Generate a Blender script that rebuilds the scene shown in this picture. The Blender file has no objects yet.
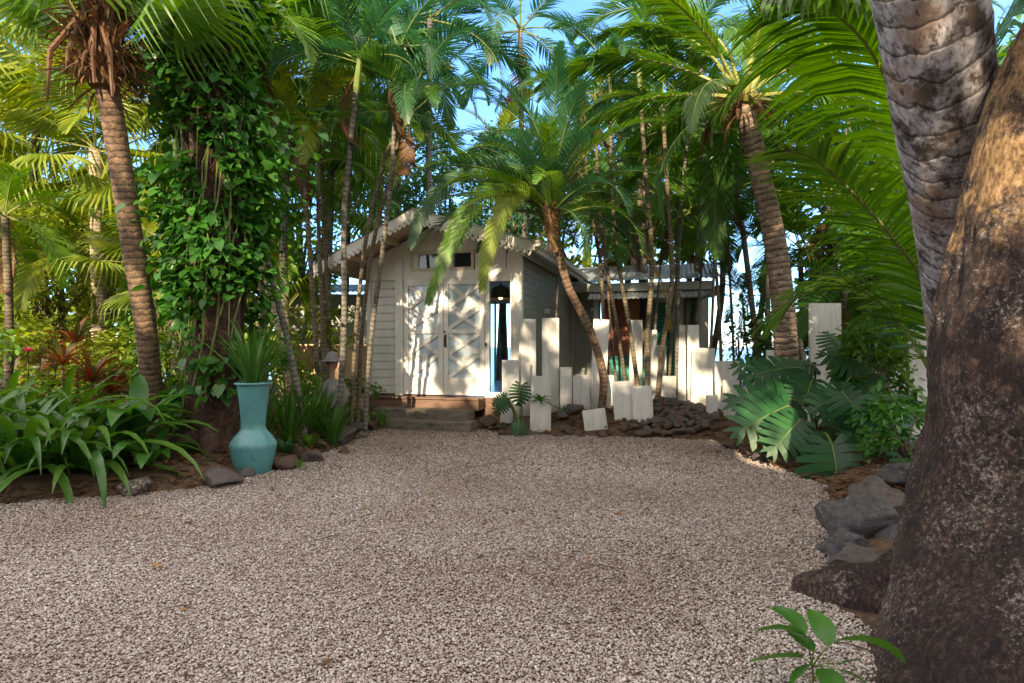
import bpy, math, random
import numpy as np
from mathutils import Vector, Matrix, Euler, noise
rnd = random.Random(7)
NR = np.random.default_rng(11)
PI = math.pi
C = bpy.context.scene.collection
F, HY, CH = 600.0, 347.0, 1.5
def P(px, py, Y): return Vector(((px-512)/F*Y, Y, CH-(py-HY)/F*Y))
def G(px, py):
    Y = CH*F/(py-HY); return Vector(((px-512)/F*Y, Y, 0))
U = rnd.uniform

# ------------------------------------------------------------------ materials
def newmat(name):
    m = bpy.data.materials.new(name); m.use_nodes = True
    nt = m.node_tree; b = nt.nodes['Principled BSDF']
    return m, nt, b
def N(nt, t, **kw):
    n = nt.nodes.new(t)
    for k, v in kw.items():
        if k in n.inputs: n.inputs[k].default_value = v
        else: setattr(n, k, v)
    return n
def ramp(nt, stops):
    r = nt.nodes.new('ShaderNodeValToRGB'); e = r.color_ramp.elements
    while len(e) < len(stops): e.new(0.5)
    for i, (p, c) in enumerate(stops):
        e[i].position = p; e[i].color = (c[0], c[1], c[2], 1)
    return r
def tc(nt, kind='Object', scale=(1,1,1)):
    t = nt.nodes.new('ShaderNodeTexCoord'); mp = nt.nodes.new('ShaderNodeMapping')
    mp.inputs['Scale'].default_value = scale
    nt.links.new(t.outputs[kind], mp.inputs[0]); return mp.outputs[0]

def leafmat(name, cols, trans=0.35, rough=0.42, tcol=None):
    """leaf with per-leaflet colour variation and light passing through"""
    m, nt, b = newmat(name); L = nt.links
    g = nt.nodes.new('ShaderNodeNewGeometry'); oi = nt.nodes.new('ShaderNodeObjectInfo')
    a = N(nt, 'ShaderNodeMath', operation='MULTIPLY'); a.inputs[1].default_value = 0.72
    L.new(g.outputs['Random Per Island'], a.inputs[0])
    a2 = N(nt, 'ShaderNodeMath', operation='MULTIPLY_ADD'); a2.inputs[1].default_value = 0.28
    L.new(oi.outputs['Random'], a2.inputs[0]); L.new(a.outputs[0], a2.inputs[2])
    r = ramp(nt, [(i/(len(cols)-1), c) for i, c in enumerate(cols)])
    L.new(a2.outputs[0], r.inputs[0])
    L.new(r.outputs[0], b.inputs['Base Color'])
    b.inputs['Roughness'].default_value = rough
    b.inputs['Specular IOR Level'].default_value = 0.45
    hs = N(nt, 'ShaderNodeHueSaturation', Hue=0.485, Saturation=1.15, Value=1.7)
    L.new(r.outputs[0], hs.inputs['Color'])
    t = nt.nodes.new('ShaderNodeBsdfTranslucent'); L.new(hs.outputs[0], t.inputs[0])
    mx = nt.nodes.new('ShaderNodeMixShader'); mx.inputs[0].default_value = trans
    L.new(b.outputs[0], mx.inputs[1]); L.new(t.outputs[0], mx.inputs[2])
    L.new(mx.outputs[0], nt.nodes['Material Output'].inputs[0])
    return m

M = {}
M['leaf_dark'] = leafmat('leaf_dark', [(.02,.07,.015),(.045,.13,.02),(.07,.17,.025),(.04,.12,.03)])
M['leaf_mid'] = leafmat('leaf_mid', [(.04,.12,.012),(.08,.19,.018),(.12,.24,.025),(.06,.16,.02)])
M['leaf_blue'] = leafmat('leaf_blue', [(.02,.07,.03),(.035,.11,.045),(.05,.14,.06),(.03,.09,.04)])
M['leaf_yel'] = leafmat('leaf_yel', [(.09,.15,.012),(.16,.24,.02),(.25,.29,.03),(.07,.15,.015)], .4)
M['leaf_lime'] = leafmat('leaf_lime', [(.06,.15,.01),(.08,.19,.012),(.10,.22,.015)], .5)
M['leaf_coco'] = leafmat('leaf_coco', [(.03,.10,.010),(.05,.14,.012),(.08,.17,.016),(.12,.16,.025)], .42, .42)
M['leaf_vine'] = leafmat('leaf_vine', [(.02,.085,.015),(.035,.13,.02),(.06,.18,.025),(.03,.11,.02)], .3, .36)
M['leaf_mon'] = leafmat('leaf_mon', [(.006,.045,.014),(.012,.07,.02),(.022,.10,.024)], .18, .5)
M['leaf_strap'] = leafmat('leaf_strap', [(.02,.075,.012),(.04,.12,.018),(.07,.17,.025),(.10,.2,.03)], .3, .3)
M['leaf_red'] = leafmat('leaf_red', [(.10,.02,.015),(.2,.05,.015),(.05,.06,.02),(.28,.09,.02)], .3, .35)
M['leaf_brown'] = leafmat('leaf_brown', [(.06,.03,.015),(.16,.08,.035),(.10,.05,.02),(.28,.17,.08)], .2, .7)
M['leaf_gold'] = leafmat('leaf_gold', [(.35,.24,.02),(.45,.3,.03),(.3,.25,.03)], .45, .5)
M['leaf_rust'] = leafmat('leaf_rust', [(.30,.12,.03),(.38,.2,.05),(.2,.08,.03)], .2, .6)
M['flower'] = leafmat('flower', [(.45,.03,.07),(.5,.06,.1)], .3)

def barkmat(name, dark, light, spot=None, ring=0, uvs=(1,1), nscale=6, bump=.5, spotscale=30, spotlim=.58):
    m, nt, b = newmat(name); L = nt.links
    uv = tc(nt, 'UV', (uvs[0], uvs[1], 1)); ob = tc(nt, 'Object')
    n1 = N(nt, 'ShaderNodeTexNoise', Scale=nscale, Detail=8, Roughness=.65); L.new(ob, n1.inputs[0])
    col = ramp(nt, [(.35, dark), (.65, light)]); L.new(n1.outputs[0], col.inputs[0])
    out = col.outputs[0]; hgt = n1.outputs[0]
    if ring:
        w = N(nt, 'ShaderNodeTexWave', Scale=ring, Distortion=3.5, Detail=4); w.bands_direction = 'Y'; w.wave_profile = 'SAW'
        w.inputs['Detail Scale'].default_value = 2.2
        L.new(uv, w.inputs[0])
        rr = ramp(nt, [(.0, (.42,.4,.4)), (.22, (.85,.85,.85)), (.7, (1.1,1.1,1.1)), (1, (.65,.62,.6))]); L.new(w.outputs[1], rr.inputs[0])
        mm = N(nt, 'ShaderNodeMix', data_type='RGBA', blend_type='MULTIPLY'); mm.inputs[0].default_value = 1
        L.new(out, mm.inputs[6]); L.new(rr.outputs[0], mm.inputs[7]); out = mm.outputs[2]
        ad = N(nt, 'ShaderNodeMath', operation='MULTIPLY_ADD'); ad.inputs[1].default_value = 1.2
        L.new(rr.outputs[0], ad.inputs[0]); L.new(n1.outputs[0], ad.inputs[2]); hgt = ad.outputs[0]
    if spot:
        n2 = N(nt, 'ShaderNodeTexNoise', Scale=spotscale, Detail=6, Roughness=.75); L.new(ob, n2.inputs[0])
        r2 = ramp(nt, [(spotlim, (0,0,0)), (spotlim+.06, (1,1,1))]); L.new(n2.outputs[0], r2.inputs[0])
        m2 = N(nt, 'ShaderNodeMix', data_type='RGBA'); L.new(r2.outputs[0], m2.inputs[0]); L.new(out, m2.inputs[6])
        m2.inputs[7].default_value = (*spot, 1); out = m2.outputs[2]
    L.new(out, b.inputs['Base Color']); b.inputs['Roughness'].default_value = .85
    bp = N(nt, 'ShaderNodeBump', Strength=bump, Distance=.03); L.new(hgt, bp.inputs['Height']); L.new(bp.outputs[0], b.inputs['Normal'])
    return m
M['bark_ring'] = barkmat('bark_ring', (.06,.038,.026), (.23,.15,.09), spot=(.30,.22,.15), ring=4, bump=.45, nscale=12, spotscale=18, spotlim=.6)
M['bark_coco'] = barkmat('bark_coco', (.13,.09,.07), (.34,.25,.19), spot=(.05,.035,.03), ring=3, bump=.9, spotscale=14, spotlim=.56)
M['bark_vine'] = barkmat('bark_vine', (.025,.014,.010), (.12,.06,.04), spot=(.25,.17,.13), nscale=16, bump=1.4, spotscale=22, spotlim=.62)
M['bark_areca'] = barkmat('bark_areca', (.07,.055,.035), (.21,.17,.11), spot=(.05,.04,.03), ring=4.5, bump=.5)
M['bark_thin'] = barkmat('bark_thin', (.07,.065,.055), (.23,.21,.18), ring=4, bump=.5)
M['bark_pale'] = barkmat('bark_pale', (.25,.2,.13), (.5,.42,.3), ring=4, bump=.5)
M['bark_dry'] = barkmat('bark_dry', (.07,.035,.02), (.22,.11,.055), nscale=14, bump=1)

def bark_bignode():
    m, nt, b = newmat('bark_tree'); L = nt.links
    ob = tc(nt, 'Object'); st = tc(nt, 'Object', (1,1,.45))
    n0 = N(nt, 'ShaderNodeTexNoise', Scale=3.2, Detail=6, Roughness=.6); L.new(ob, n0.inputs[0])
    n1 = N(nt, 'ShaderNodeTexNoise', Scale=38, Detail=12, Roughness=.8); L.new(st, n1.inputs[0])
    c = ramp(nt, [(.40, (.010,.006,.006)), (.49, (.038,.023,.022)), (.57, (.10,.066,.056)), (.66, (.27,.20,.17))]); L.new(n1.outputs[0], c.inputs[0])
    c0 = ramp(nt, [(.4, (.55,.5,.5)), (.62, (1.35,1.15,1.0))]); L.new(n0.outputs[0], c0.inputs[0])
    mm = N(nt, 'ShaderNodeMix', data_type='RGBA', blend_type='MULTIPLY'); mm.inputs[0].default_value = 1
    L.new(c.outputs[0], mm.inputs[6]); L.new(c0.outputs[0], mm.inputs[7])
    n2 = N(nt, 'ShaderNodeTexNoise', Scale=48, Detail=9, Roughness=.8); L.new(ob, n2.inputs[0])
    n3 = N(nt, 'ShaderNodeTexNoise', Scale=3.5, Detail=4); L.new(ob, n3.inputs[0])
    mu = N(nt, 'ShaderNodeMath', operation='MULTIPLY_ADD'); mu.inputs[1].default_value = .35; L.new(n3.outputs[0], mu.inputs[0]); L.new(n2.outputs[0], mu.inputs[2])
    r2 = ramp(nt, [(.74, (0,0,0)), (.82, (.85,.85,.85))]); L.new(mu.outputs[0], r2.inputs[0])
    m2 = N(nt, 'ShaderNodeMix', data_type='RGBA'); L.new(r2.outputs[0], m2.inputs[0]); L.new(mm.outputs[2], m2.inputs[6])
    m2.inputs[7].default_value = (.45,.40,.37,1)
    # sunlight painted into the bark colour: ragged golden patches on the upper trunk
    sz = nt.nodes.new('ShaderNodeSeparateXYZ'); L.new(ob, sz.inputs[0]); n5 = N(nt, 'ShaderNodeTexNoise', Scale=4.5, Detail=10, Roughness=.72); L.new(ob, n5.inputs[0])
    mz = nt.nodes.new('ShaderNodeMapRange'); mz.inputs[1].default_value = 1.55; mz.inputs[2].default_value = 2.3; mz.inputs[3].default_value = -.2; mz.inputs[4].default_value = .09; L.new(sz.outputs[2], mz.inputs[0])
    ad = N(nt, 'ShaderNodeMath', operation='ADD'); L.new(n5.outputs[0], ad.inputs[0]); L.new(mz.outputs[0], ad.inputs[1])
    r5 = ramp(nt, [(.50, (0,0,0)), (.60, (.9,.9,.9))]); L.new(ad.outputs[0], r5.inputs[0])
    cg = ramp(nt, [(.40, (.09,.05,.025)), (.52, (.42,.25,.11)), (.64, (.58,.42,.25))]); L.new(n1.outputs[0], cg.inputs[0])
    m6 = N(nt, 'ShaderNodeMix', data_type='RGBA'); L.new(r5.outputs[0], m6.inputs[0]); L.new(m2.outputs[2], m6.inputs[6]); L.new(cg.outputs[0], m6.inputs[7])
    L.new(m6.outputs[2], b.inputs['Base Color']); b.inputs['Roughness'].default_value = .8
    bp = N(nt, 'ShaderNodeBump', Strength=1.0, Distance=.035); L.new(n1.outputs[0], bp.inputs['Height']); L.new(bp.outputs[0], b.inputs['Normal'])
    return m
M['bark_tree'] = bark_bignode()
def bark_nearcoco():
    m, nt, b = newmat('bark_coconut'); L = nt.links
    uv = tc(nt, 'UV'); ob = tc(nt, 'Object')
    # long vertical cracks and blotches; the ring scars themselves are modelled
    st = tc(nt, 'Object', (14,14,2.2))
    n1 = N(nt, 'ShaderNodeTexNoise', Scale=1.6, Detail=8, Roughness=.7); L.new(st, n1.inputs[0])
    c = ramp(nt, [(.33, (.04,.03,.03)), (.41, (.20,.18,.19)), (.58, (.45,.44,.48)), (.75, (.60,.59,.63))]); L.new(n1.outputs[0], c.inputs[0])
    n2 = N(nt, 'ShaderNodeTexNoise', Scale=5, Detail=9, Roughness=.7); L.new(ob, n2.inputs[0])
    r2 = ramp(nt, [(.50, (0,0,0)), (.60, (1,1,1))]); L.new(n2.outputs[0], r2.inputs[0])
    m2 = N(nt, 'ShaderNodeMix', data_type='RGBA'); L.new(r2.outputs[0], m2.inputs[0]); L.new(c.outputs[0], m2.inputs[6])
    m2.inputs[7].default_value = (.06,.045,.04,1)
    n3 = N(nt, 'ShaderNodeTexNoise', Scale=2.3, Detail=4); L.new(ob, n3.inputs[0])
    r3 = ramp(nt, [(.54, (0,0,0)), (.66, (.8,.8,.8))]); L.new(n3.outputs[0], r3.inputs[0])
    m3 = N(nt, 'ShaderNodeMix', data_type='RGBA'); L.new(r3.outputs[0], m3.inputs[0]); L.new(m2.outputs[2], m3.inputs[6])
    m3.inputs[7].default_value = (.24,.155,.10,1)
    cs = tc(nt, 'Object', (26,26,3.0)); nc_ = N(nt, 'ShaderNodeTexNoise', Scale=1.0, Detail=5, Roughness=.6); L.new(cs, nc_.inputs[0])
    rc = ramp(nt, [(.36, (.15,.12,.12)), (.43, (1,1,1)), (.7, (1.1,1.1,1.12))]); L.new(nc_.outputs[0], rc.inputs[0])
    m5 = N(nt, 'ShaderNodeMix', data_type='RGBA', blend_type='MULTIPLY'); m5.inputs[0].default_value = .85
    L.new(m3.outputs[2], m5.inputs[6]); L.new(rc.outputs[0], m5.inputs[7])
    mr = N(nt, 'ShaderNodeMath', operation='MULTIPLY'); mr.inputs[1].default_value = 1/.155
    sx_ = nt.nodes.new('ShaderNodeSeparateXYZ'); L.new(uv, sx_.inputs[0]); L.new(sx_.outputs[1], mr.inputs[0])
    fr = N(nt, 'ShaderNodeMath', operation='FRACT'); L.new(mr.outputs[0], fr.inputs[0])
    rr = ramp(nt, [(0, (.22,.19,.18)), (.05, (.3,.27,.27)), (.13, (.85,.85,.85)), (.93, (1.05,1.05,1.05)), (.97, (1.2,1.2,1.2)), (1, (.6,.6,.6))]); L.new(fr.outputs[0], rr.inputs[0])
    m4 = N(nt, 'ShaderNodeMix', data_type='RGBA', blend_type='MULTIPLY'); m4.inputs[0].default_value = 1
    L.new(m5.outputs[2], m4.inputs[6]); L.new(rr.outputs[0], m4.inputs[7])
    L.new(m4.outputs[2], b.inputs['Base Color']); b.inputs['Roughness'].default_value = .75
    bp = N(nt, 'ShaderNodeBump', Strength=.8, Distance=.02); L.new(n1.outputs[0], bp.inputs['Height']); L.new(bp.outputs[0], b.inputs['Normal'])
    return m
M['bark_coconut'] = bark_nearcoco()

def plain(name, col, rough=.6, var=.25, nscale=5, bump=.1, stretch=(1,1,1), metallic=0, stain=None, spec=.5):
    m, nt, b = newmat(name); L = nt.links
    o = tc(nt, 'Object', stretch)
    n = N(nt, 'ShaderNodeTexNoise', Scale=nscale, Detail=7, Roughness=.6); L.new(o, n.inputs[0])
    lo = tuple(x*(1-var) for x in col); hi = tuple(min(1, x*(1+var)) for x in col)
    r = ramp(nt, [(.3, lo), (.7, hi)]); L.new(n.outputs[0], r.inputs[0]); out = r.outputs[0]
    if stain:
        n2 = N(nt, 'ShaderNodeTexNoise', Scale=stain[1], Detail=8, Roughness=.7); L.new(o, n2.inputs[0])
        r2 = ramp(nt, [(stain[2], (0,0,0)), (stain[2]+.12, (1,1,1))]); L.new(n2.outputs[0], r2.inputs[0])
        m2 = N(nt, 'ShaderNodeMix', data_type='RGBA'); L.new(r2.outputs[0], m2.inputs[0]); L.new(out, m2.inputs[6])
        m2.inputs[7].default_value = (*stain[0], 1); out = m2.outputs[2]
    L.new(out, b.inputs['Base Color']); b.inputs['Roughness'].default_value = rough; b.inputs['Metallic'].default_value = metallic
    b.inputs['Specular IOR Level'].default_value = spec
    if bump:
        bp = N(nt, 'ShaderNodeBump', Strength=bump, Distance=.02); L.new(n.outputs[0], bp.inputs['Height']); L.new(bp.outputs[0], b.inputs['Normal'])
    return m
M['white'] = plain('white_paint', (.76,.74,.70), .55, .08, 4, .05, (1,1,.4), stain=((.42,.36,.28), 3, .62))
M['cream'] = plain('cream_paint', (.62,.54,.42), .6, .1, 3, .05)
M['sidewall'] = plain('grey_green_siding', (.30,.32,.27), .6, .12, 3, .05)
def boardmat():
    m, nt, b = newmat('whitewashed_board'); L = nt.links
    g = tc(nt, 'Object', (22,22,.9)); o = tc(nt, 'Object')
    n1 = N(nt, 'ShaderNodeTexNoise', Scale=1.3, Detail=7, Roughness=.65); L.new(g, n1.inputs[0])
    oi = nt.nodes.new('ShaderNodeObjectInfo')
    r = ramp(nt, [(.3, (.47,.46,.44)), (.5, (.62,.615,.60)), (.75, (.70,.70,.69))]); L.new(n1.outputs[0], r.inputs[0])
    r0 = ramp(nt, [(0, (.80,.80,.80)), (1, (1.06,1.05,1.02))]); L.new(oi.outputs['Random'], r0.inputs[0])
    mm = N(nt, 'ShaderNodeMix', data_type='RGBA', blend_type='MULTIPLY'); mm.inputs[0].default_value = 1; L.new(r.outputs[0], mm.inputs[6]); L.new(r0.outputs[0], mm.inputs[7])
    n2 = N(nt, 'ShaderNodeTexNoise', Scale=3.2, Detail=9, Roughness=.72); L.new(o, n2.inputs[0])
    sz = nt.nodes.new('ShaderNodeSeparateXYZ'); L.new(o, sz.inputs[0])
    sp_ = N(nt, 'ShaderNodeMath', operation='MULTIPLY_ADD'); sp_.inputs[1].default_value = -.35; L.new(sz.outputs[2], sp_.inputs[0]); L.new(n2.outputs[0], sp_.inputs[2])
    r2 = ramp(nt, [(.36, (0,0,0)), (.56, (.65,.65,.65))]); L.new(sp_.outputs[0], r2.inputs[0])
    m2 = N(nt, 'ShaderNodeMix', data_type='RGBA'); L.new(r2.outputs[0], m2.inputs[0]); L.new(mm.outputs[2], m2.inputs[6]); m2.inputs[7].default_value = (.30,.24,.17,1)
    L.new(m2.outputs[2], b.inputs['Base Color']); b.inputs['Roughness'].default_value = .75
    bp = N(nt, 'ShaderNodeBump', Strength=.35, Distance=.01); L.new(n1.outputs[0], bp.inputs['Height']); L.new(bp.outputs[0], b.inputs['Normal']); return m
M['board'] = boardmat()
M['frosted'] = plain('frosted_pane', (.50,.60,.68), .12, .12, 3, 0)
M['soffit'] = plain('soffit_boards', (.55,.42,.28), .6, .12, 5, .1, (1,6,1))
M['plinth'] = plain('dark_timber', (.13,.075,.05), .7, .3, 6, .3, (.6,3,3))
M['step'] = plain('weathered_step', (.17,.145,.115), .8, .3, 5, .4, (.7,3,3), stain=((.06,.06,.05), 4, .52))
M['roof'] = plain('corrugated_metal', (.45,.48,.52), .4, .15, 3, .05, metallic=.4, stain=((.28,.24,.2), 3, .6))
M['bluemetal'] = plain('blue_metal', (.12,.25,.42), .4, .1, 3, .05, stain=((.3,.4,.5), 2, .6))
M['terracotta'] = plain('terracotta_wall', (.42,.14,.11), .8, .12, 3, .05)
M['ochre'] = plain('ochre_wall', (.50,.27,.12), .8, .1, 3, .05)
M['green'] = plain('green_painted_wood', (.05,.27,.22), .6, .2, 5, .1, (3,3,.5))
M['greywall'] = plain('grey_wall', (.35,.37,.33), .7, .1, 3, .05)
M['window_wood'] = plain('window_wood', (.16,.07,.035), .5, .2, 6, .1)
M['gardenwall'] = plain('garden_wall', (.52,.38,.22), .85, .12, 4, .15, stain=((.28,.2,.12), 2.5, .58))
M['interior'] = plain('interior_white', (.65,.66,.66), .7, .05, 3, 0)
M['tile'] = plain('pale_tile', (.5,.55,.6), .25, .08, 3, 0)
M['vase'] = plain('turquoise_glaze', (.085,.255,.27), .32, .22, 2.2, .1, (1,1,.8), stain=((.07,.17,.16), 5.5, .56))
M['basalt'] = plain('basalt', (.075,.062,.058), .8, .4, 7, .8, stain=((.17,.15,.13), 9, .57))
M['basalt_brown'] = plain('brown_basalt', (.085,.05,.038), .85, .4, 8, .8, stain=((.16,.11,.085), 9, .58))
M['boulder'] = plain('boulder_stone', (.055,.055,.06), .8, .5, 5, 1, stain=((.16,.15,.145), 7, .56))
M['lichen_rock'] = plain('lichen_rock', (.08,.06,.05), .8, .4, 8, .8, stain=((.42,.38,.32), 8, .52))
M['statue'] = plain('weathered_statue', (.16,.155,.16), .8, .35, 9, .5, stain=((.35,.34,.34), 6, .55))
M['statue_wood'] = plain('statue_wood', (.28,.16,.10), .7, .3, 9, .4)
M['lampshade'] = plain('lamp_shade_metal', (.10,.06,.04), .5, .2, 8, .1)
M['coconut'] = plain('coconut_husk', (.12,.26,.04), .4, .2, 5, .05)
M['iron'] = plain('black_iron', (.02,.02,.02), .4, .2, 8, 0)
M['petiole'] = plain('petiole_green', (.13,.17,.04), .5, .25, 8, .1)
M['petiole_yel'] = plain('petiole_yellow', (.20,.21,.05), .5, .25, 6, .1)
M['stem_brown'] = plain('stem_brown', (.09,.06,.04), .7, .3, 8, .2)
M['soil'] = plain('soil', (.075,.045,.028), .95, .4, 12, .8, stain=((.16,.10,.055), 24, .52))
M['twig'] = plain('twig', (.07,.045,.03), .8, .3, 20, .2)
def emis(name, col, s):
    m, nt, b = newmat(name); b.inputs['Base Color'].default_value = (*col, 1)
    b.inputs['Emission Color'].default_value = (*col, 1); b.inputs['Emission Strength'].default_value = s; return m
M['bulb'] = emis('lamp_glow', (1,.45,.15), 5)
def glass():
    m, nt, b = newmat('window_glass'); L = nt.links
    t = N(nt, 'ShaderNodeBsdfTransparent'); t.inputs[0].default_value = (.9,.95,.97,1)
    g = N(nt, 'ShaderNodeBsdfGlossy', Roughness=.02); f = N(nt, 'ShaderNodeFresnel', IOR=1.5)
    mx = nt.nodes.new('ShaderNodeMixShader'); L.new(f.outputs[0], mx.inputs[0]); L.new(t.outputs[0], mx.inputs[1]); L.new(g.outputs[0], mx.inputs[2])
    L.new(mx.outputs[0], nt.nodes['Material Output'].inputs[0]); return m
M['glass'] = glass()
def sea():
    m, nt, b = newmat('sea_water'); L = nt.links
    b.inputs['Base Color'].default_value = (.03,.12,.22,1); b.inputs['Roughness'].default_value = .25
    o = tc(nt, 'Object', (1,.5,1)); n = N(nt, 'ShaderNodeTexNoise', Scale=.6, Detail=6); L.new(o, n.inputs[0])
    bp = N(nt, 'ShaderNodeBump', Strength=.5, Distance=.4); L.new(n.outputs[0], bp.inputs['Height']); L.new(bp.outputs[0], b.inputs['Normal']); return m
M['sea'] = sea()
STONECOL = [(0,(.14,.09,.07)),(.18,(.245,.18,.15)),(.42,(.35,.285,.255)),(.64,(.44,.38,.35)),(.84,(.55,.50,.47)),(1,(.68,.64,.61))]
def gravel_sheet():
    m, nt, b = newmat('gravel_bed'); L = nt.links
    o = tc(nt, 'Object')
    v = N(nt, 'ShaderNodeTexVoronoi', Scale=56, Randomness=1); L.new(o, v.inputs[0])
    r = ramp(nt, STONECOL); L.new(v.outputs['Color'], r.inputs[0])
    dr = ramp(nt, [(.25, (1,1,1)), (.62, (.25,.2,.18))]); L.new(v.outputs['Distance'], dr.inputs[0])
    mm = N(nt, 'ShaderNodeMix', data_type='RGBA', blend_type='MULTIPLY'); mm.inputs[0].default_value = 1
    L.new(r.outputs[0], mm.inputs[6]); L.new(dr.outputs[0], mm.inputs[7])
    n = N(nt, 'ShaderNodeTexNoise', Scale=.8, Detail=5, Roughness=.6); L.new(o, n.inputs[0])
    r3 = ramp(nt, [(.35, (.72,.58,.5)), (.6, (1.15,1.1,1.08))]); L.new(n.outputs[0], r3.inputs[0])
    m3 = N(nt, 'ShaderNodeMix', data_type='RGBA', blend_type='MULTIPLY'); m3.inputs[0].default_value = 1
    L.new(mm.outputs[2], m3.inputs[6]); L.new(r3.outputs[0], m3.inputs[7])
    L.new(m3.outputs[2], b.inputs['Base Color']); b.inputs['Roughness'].default_value = .85
    inv = N(nt, 'ShaderNodeMath', operation='SUBTRACT'); inv.inputs[0].default_value = 1; L.new(v.outputs['Distance'], inv.inputs[1])
    bp = N(nt, 'ShaderNodeBump', Strength=1, Distance=.012); L.new(inv.outputs[0], bp.inputs['Height']); L.new(bp.outputs[0], b.inputs['Normal'])
    return m
M['gravel_bed'] = gravel_sheet()
def pebble():
    m, nt, b = newmat('pebble'); L = nt.links
    a = N(nt, 'ShaderNodeAttribute', attribute_name='tone'); r = ramp(nt, STONECOL); L.new(a.outputs['Fac'], r.inputs[0])
    L.new(r.outputs[0], b.inputs['Base Color']); b.inputs['Roughness'].default_value = .75; return m
M['pebble'] = pebble()

# ------------------------------------------------------------------ mesh helpers
class MB:
    def __init__(s): s.v = []; s.f = []; s.m = []; s.uv = []
    def add(s, vs, fs, mi=0, uvs=None):
        o = len(s.v); s.v += [tuple(v) for v in vs]
        for f in fs:
            s.f.append([i+o for i in f]); s.m.append(mi)
        s.uv += uvs if uvs else [(v[0], v[2]) for v in vs]
    def box(s, c, d, mi=0, rot=None, taper=1):
        x, y, z = d[0]/2, d[1]/2, d[2]/2
        vs = [Vector((sx*x*(taper if sz > 0 else 1), sy*y, sz*z)) for sz in (-1,1) for sy in (-1,1) for sx in (-1,1)]
        if rot: vs = [rot @ v for v in vs]
        vs = [v+Vector(c) for v in vs]
        s.add(vs, [(0,2,3,1),(4,5,7,6),(0,1,5,4),(2,6,7,3),(0,4,6,2),(1,3,7,5)], mi)
    def tube(s, pts, rad, n=8, mi=0, cap=True, jitter=None, uvf=None):
        pts = [Vector(p) for p in pts]; rings = []; L = 0; uvs = []; vs = []
        for i, p in enumerate(pts):
            t = (pts[min(i+1, len(pts)-1)]-pts[max(i-1, 0)]).normalized()
            if i: L += (p-pts[i-1]).length
            a = t.cross(Vector((0,1,0)) if abs(t.y) < .9 else Vector((1,0,0))).normalized(); b = t.cross(a)
            r = rad[i] if hasattr(rad, '__len__') else rad
            for k in range(n):
                an = 2*PI*k/n; rr = r*(jitter(an, L) if jitter else 1)
                vs.append(p+a*math.cos(an)*rr+b*math.sin(an)*rr); uvs.append((k/n, uvf(an, L) if uvf else L))
        fs = []
        for i in range(len(pts)-1):
            for k in range(n):
                k2 = (k+1) % n; fs.append((i*n+k, i*n+k2, (i+1)*n+k2, (i+1)*n+k))
        if cap: fs.append(tuple(range(n-1, -1, -1))); fs.append(tuple((len(pts)-1)*n+k for k in range(n)))
        s.add(vs, fs, mi, uvs)
    def lathe(s, prof, c=(0,0,0), n=32, mi=0):
        vs = []; fs = []
        for r, z in prof:
            for k in range(n):
                a = 2*PI*k/n; vs.append((c[0]+r*math.cos(a), c[1]+r*math.sin(a), c[2]+z))
        for i in range(len(prof)-1):
            for k in range(n):
                k2 = (k+1) % n; fs.append((i*n+k, i*n+k2, (i+1)*n+k2, (i+1)*n+k))
        s.add(vs, fs, mi)
    def mesh(s, name, mats, smooth=False):
        me = bpy.data.meshes.new(name); me.from_pydata(s.v, [], s.f)
        for m in mats: me.materials.append(M[m])
        me.polygons.foreach_set('material_index', s.m)
        uvl = me.uv_layers.new(name='UVMap'); vi = np.empty(len(me.loops), dtype=np.int32); me.loops.foreach_get('vertex_index', vi)
        uvl.data.foreach_set('uv', np.array(s.uv, dtype=np.float32)[vi].ravel())
        if smooth: me.polygons.foreach_set('use_smooth', [True]*len(me.polygons))
        me.update(); return me
def np_mesh(name, V, Fa, mats, smooth=False, tone=None):
    """V (N,3), Fa (K,n) faces of one size"""
    me = bpy.data.meshes.new(name); n = Fa.shape[1]
    me.vertices.add(len(V)); me.vertices.foreach_set('co', V.astype(np.float32).ravel())
    me.loops.add(Fa.size); me.loops.foreach_set('vertex_index', Fa.astype(np.int32).ravel())
    me.polygons.add(len(Fa)); me.polygons.foreach_set('loop_start', (np.arange(len(Fa))*n).astype(np.int32))
    if smooth: me.polygons.foreach_set('use_smooth', [True]*len(Fa))
    for m in mats: me.materials.append(M[m])
    if tone is not None:
        a = me.attributes.new('tone', 'FLOAT', 'POINT'); a.data.foreach_set('value', tone.astype(np.float32))
    me.update(calc_edges=True); me.validate(); return me
def rotmats(az, el, ro):
    ca, sa, ce, se, cr, sr = np.cos(az), np.sin(az), np.cos(el), np.sin(el), np.cos(ro), np.sin(ro)
    R = np.empty((len(az), 3, 3))
    # Rz(az) @ Ry(-el) @ Rx(ro)
    R[:,0,0] = ca*ce; R[:,0,1] = -sa*cr-ca*se*sr; R[:,0,2] = sa*sr-ca*se*cr
    R[:,1,0] = sa*ce; R[:,1,1] = ca*cr-sa*se*sr; R[:,1,2] = -ca*sr-sa*se*cr
    R[:,2,0] = se; R[:,2,1] = ce*sr; R[:,2,2] = ce*cr
    return R
def scatter(tv, tf, pos, R, sc):
    tv = np.array(tv, float); tf = np.array(tf, int); n = len(pos)
    V = np.einsum('nij,nkj->nki', R, tv[None]*np.asarray(sc).reshape(n, -1)[:, None, :])+pos[:, None, :]
    Fa = tf[None]+(np.arange(n)*len(tv))[:, None, None]
    return V.reshape(-1, 3), Fa.reshape(-1, tf.shape[1])
LEAF = ([(0,0,0),(.3,.2,.05),(.68,.17,.03),(1,0,-.1),(.68,-.17,.03),(.3,-.2,.05),(.34,0,0),(.68,0,-.02)],
        [(0,6,1),(6,7,2),(6,2,1),(7,3,2),(0,5,6),(6,5,4),(6,4,7),(7,4,3)])
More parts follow.
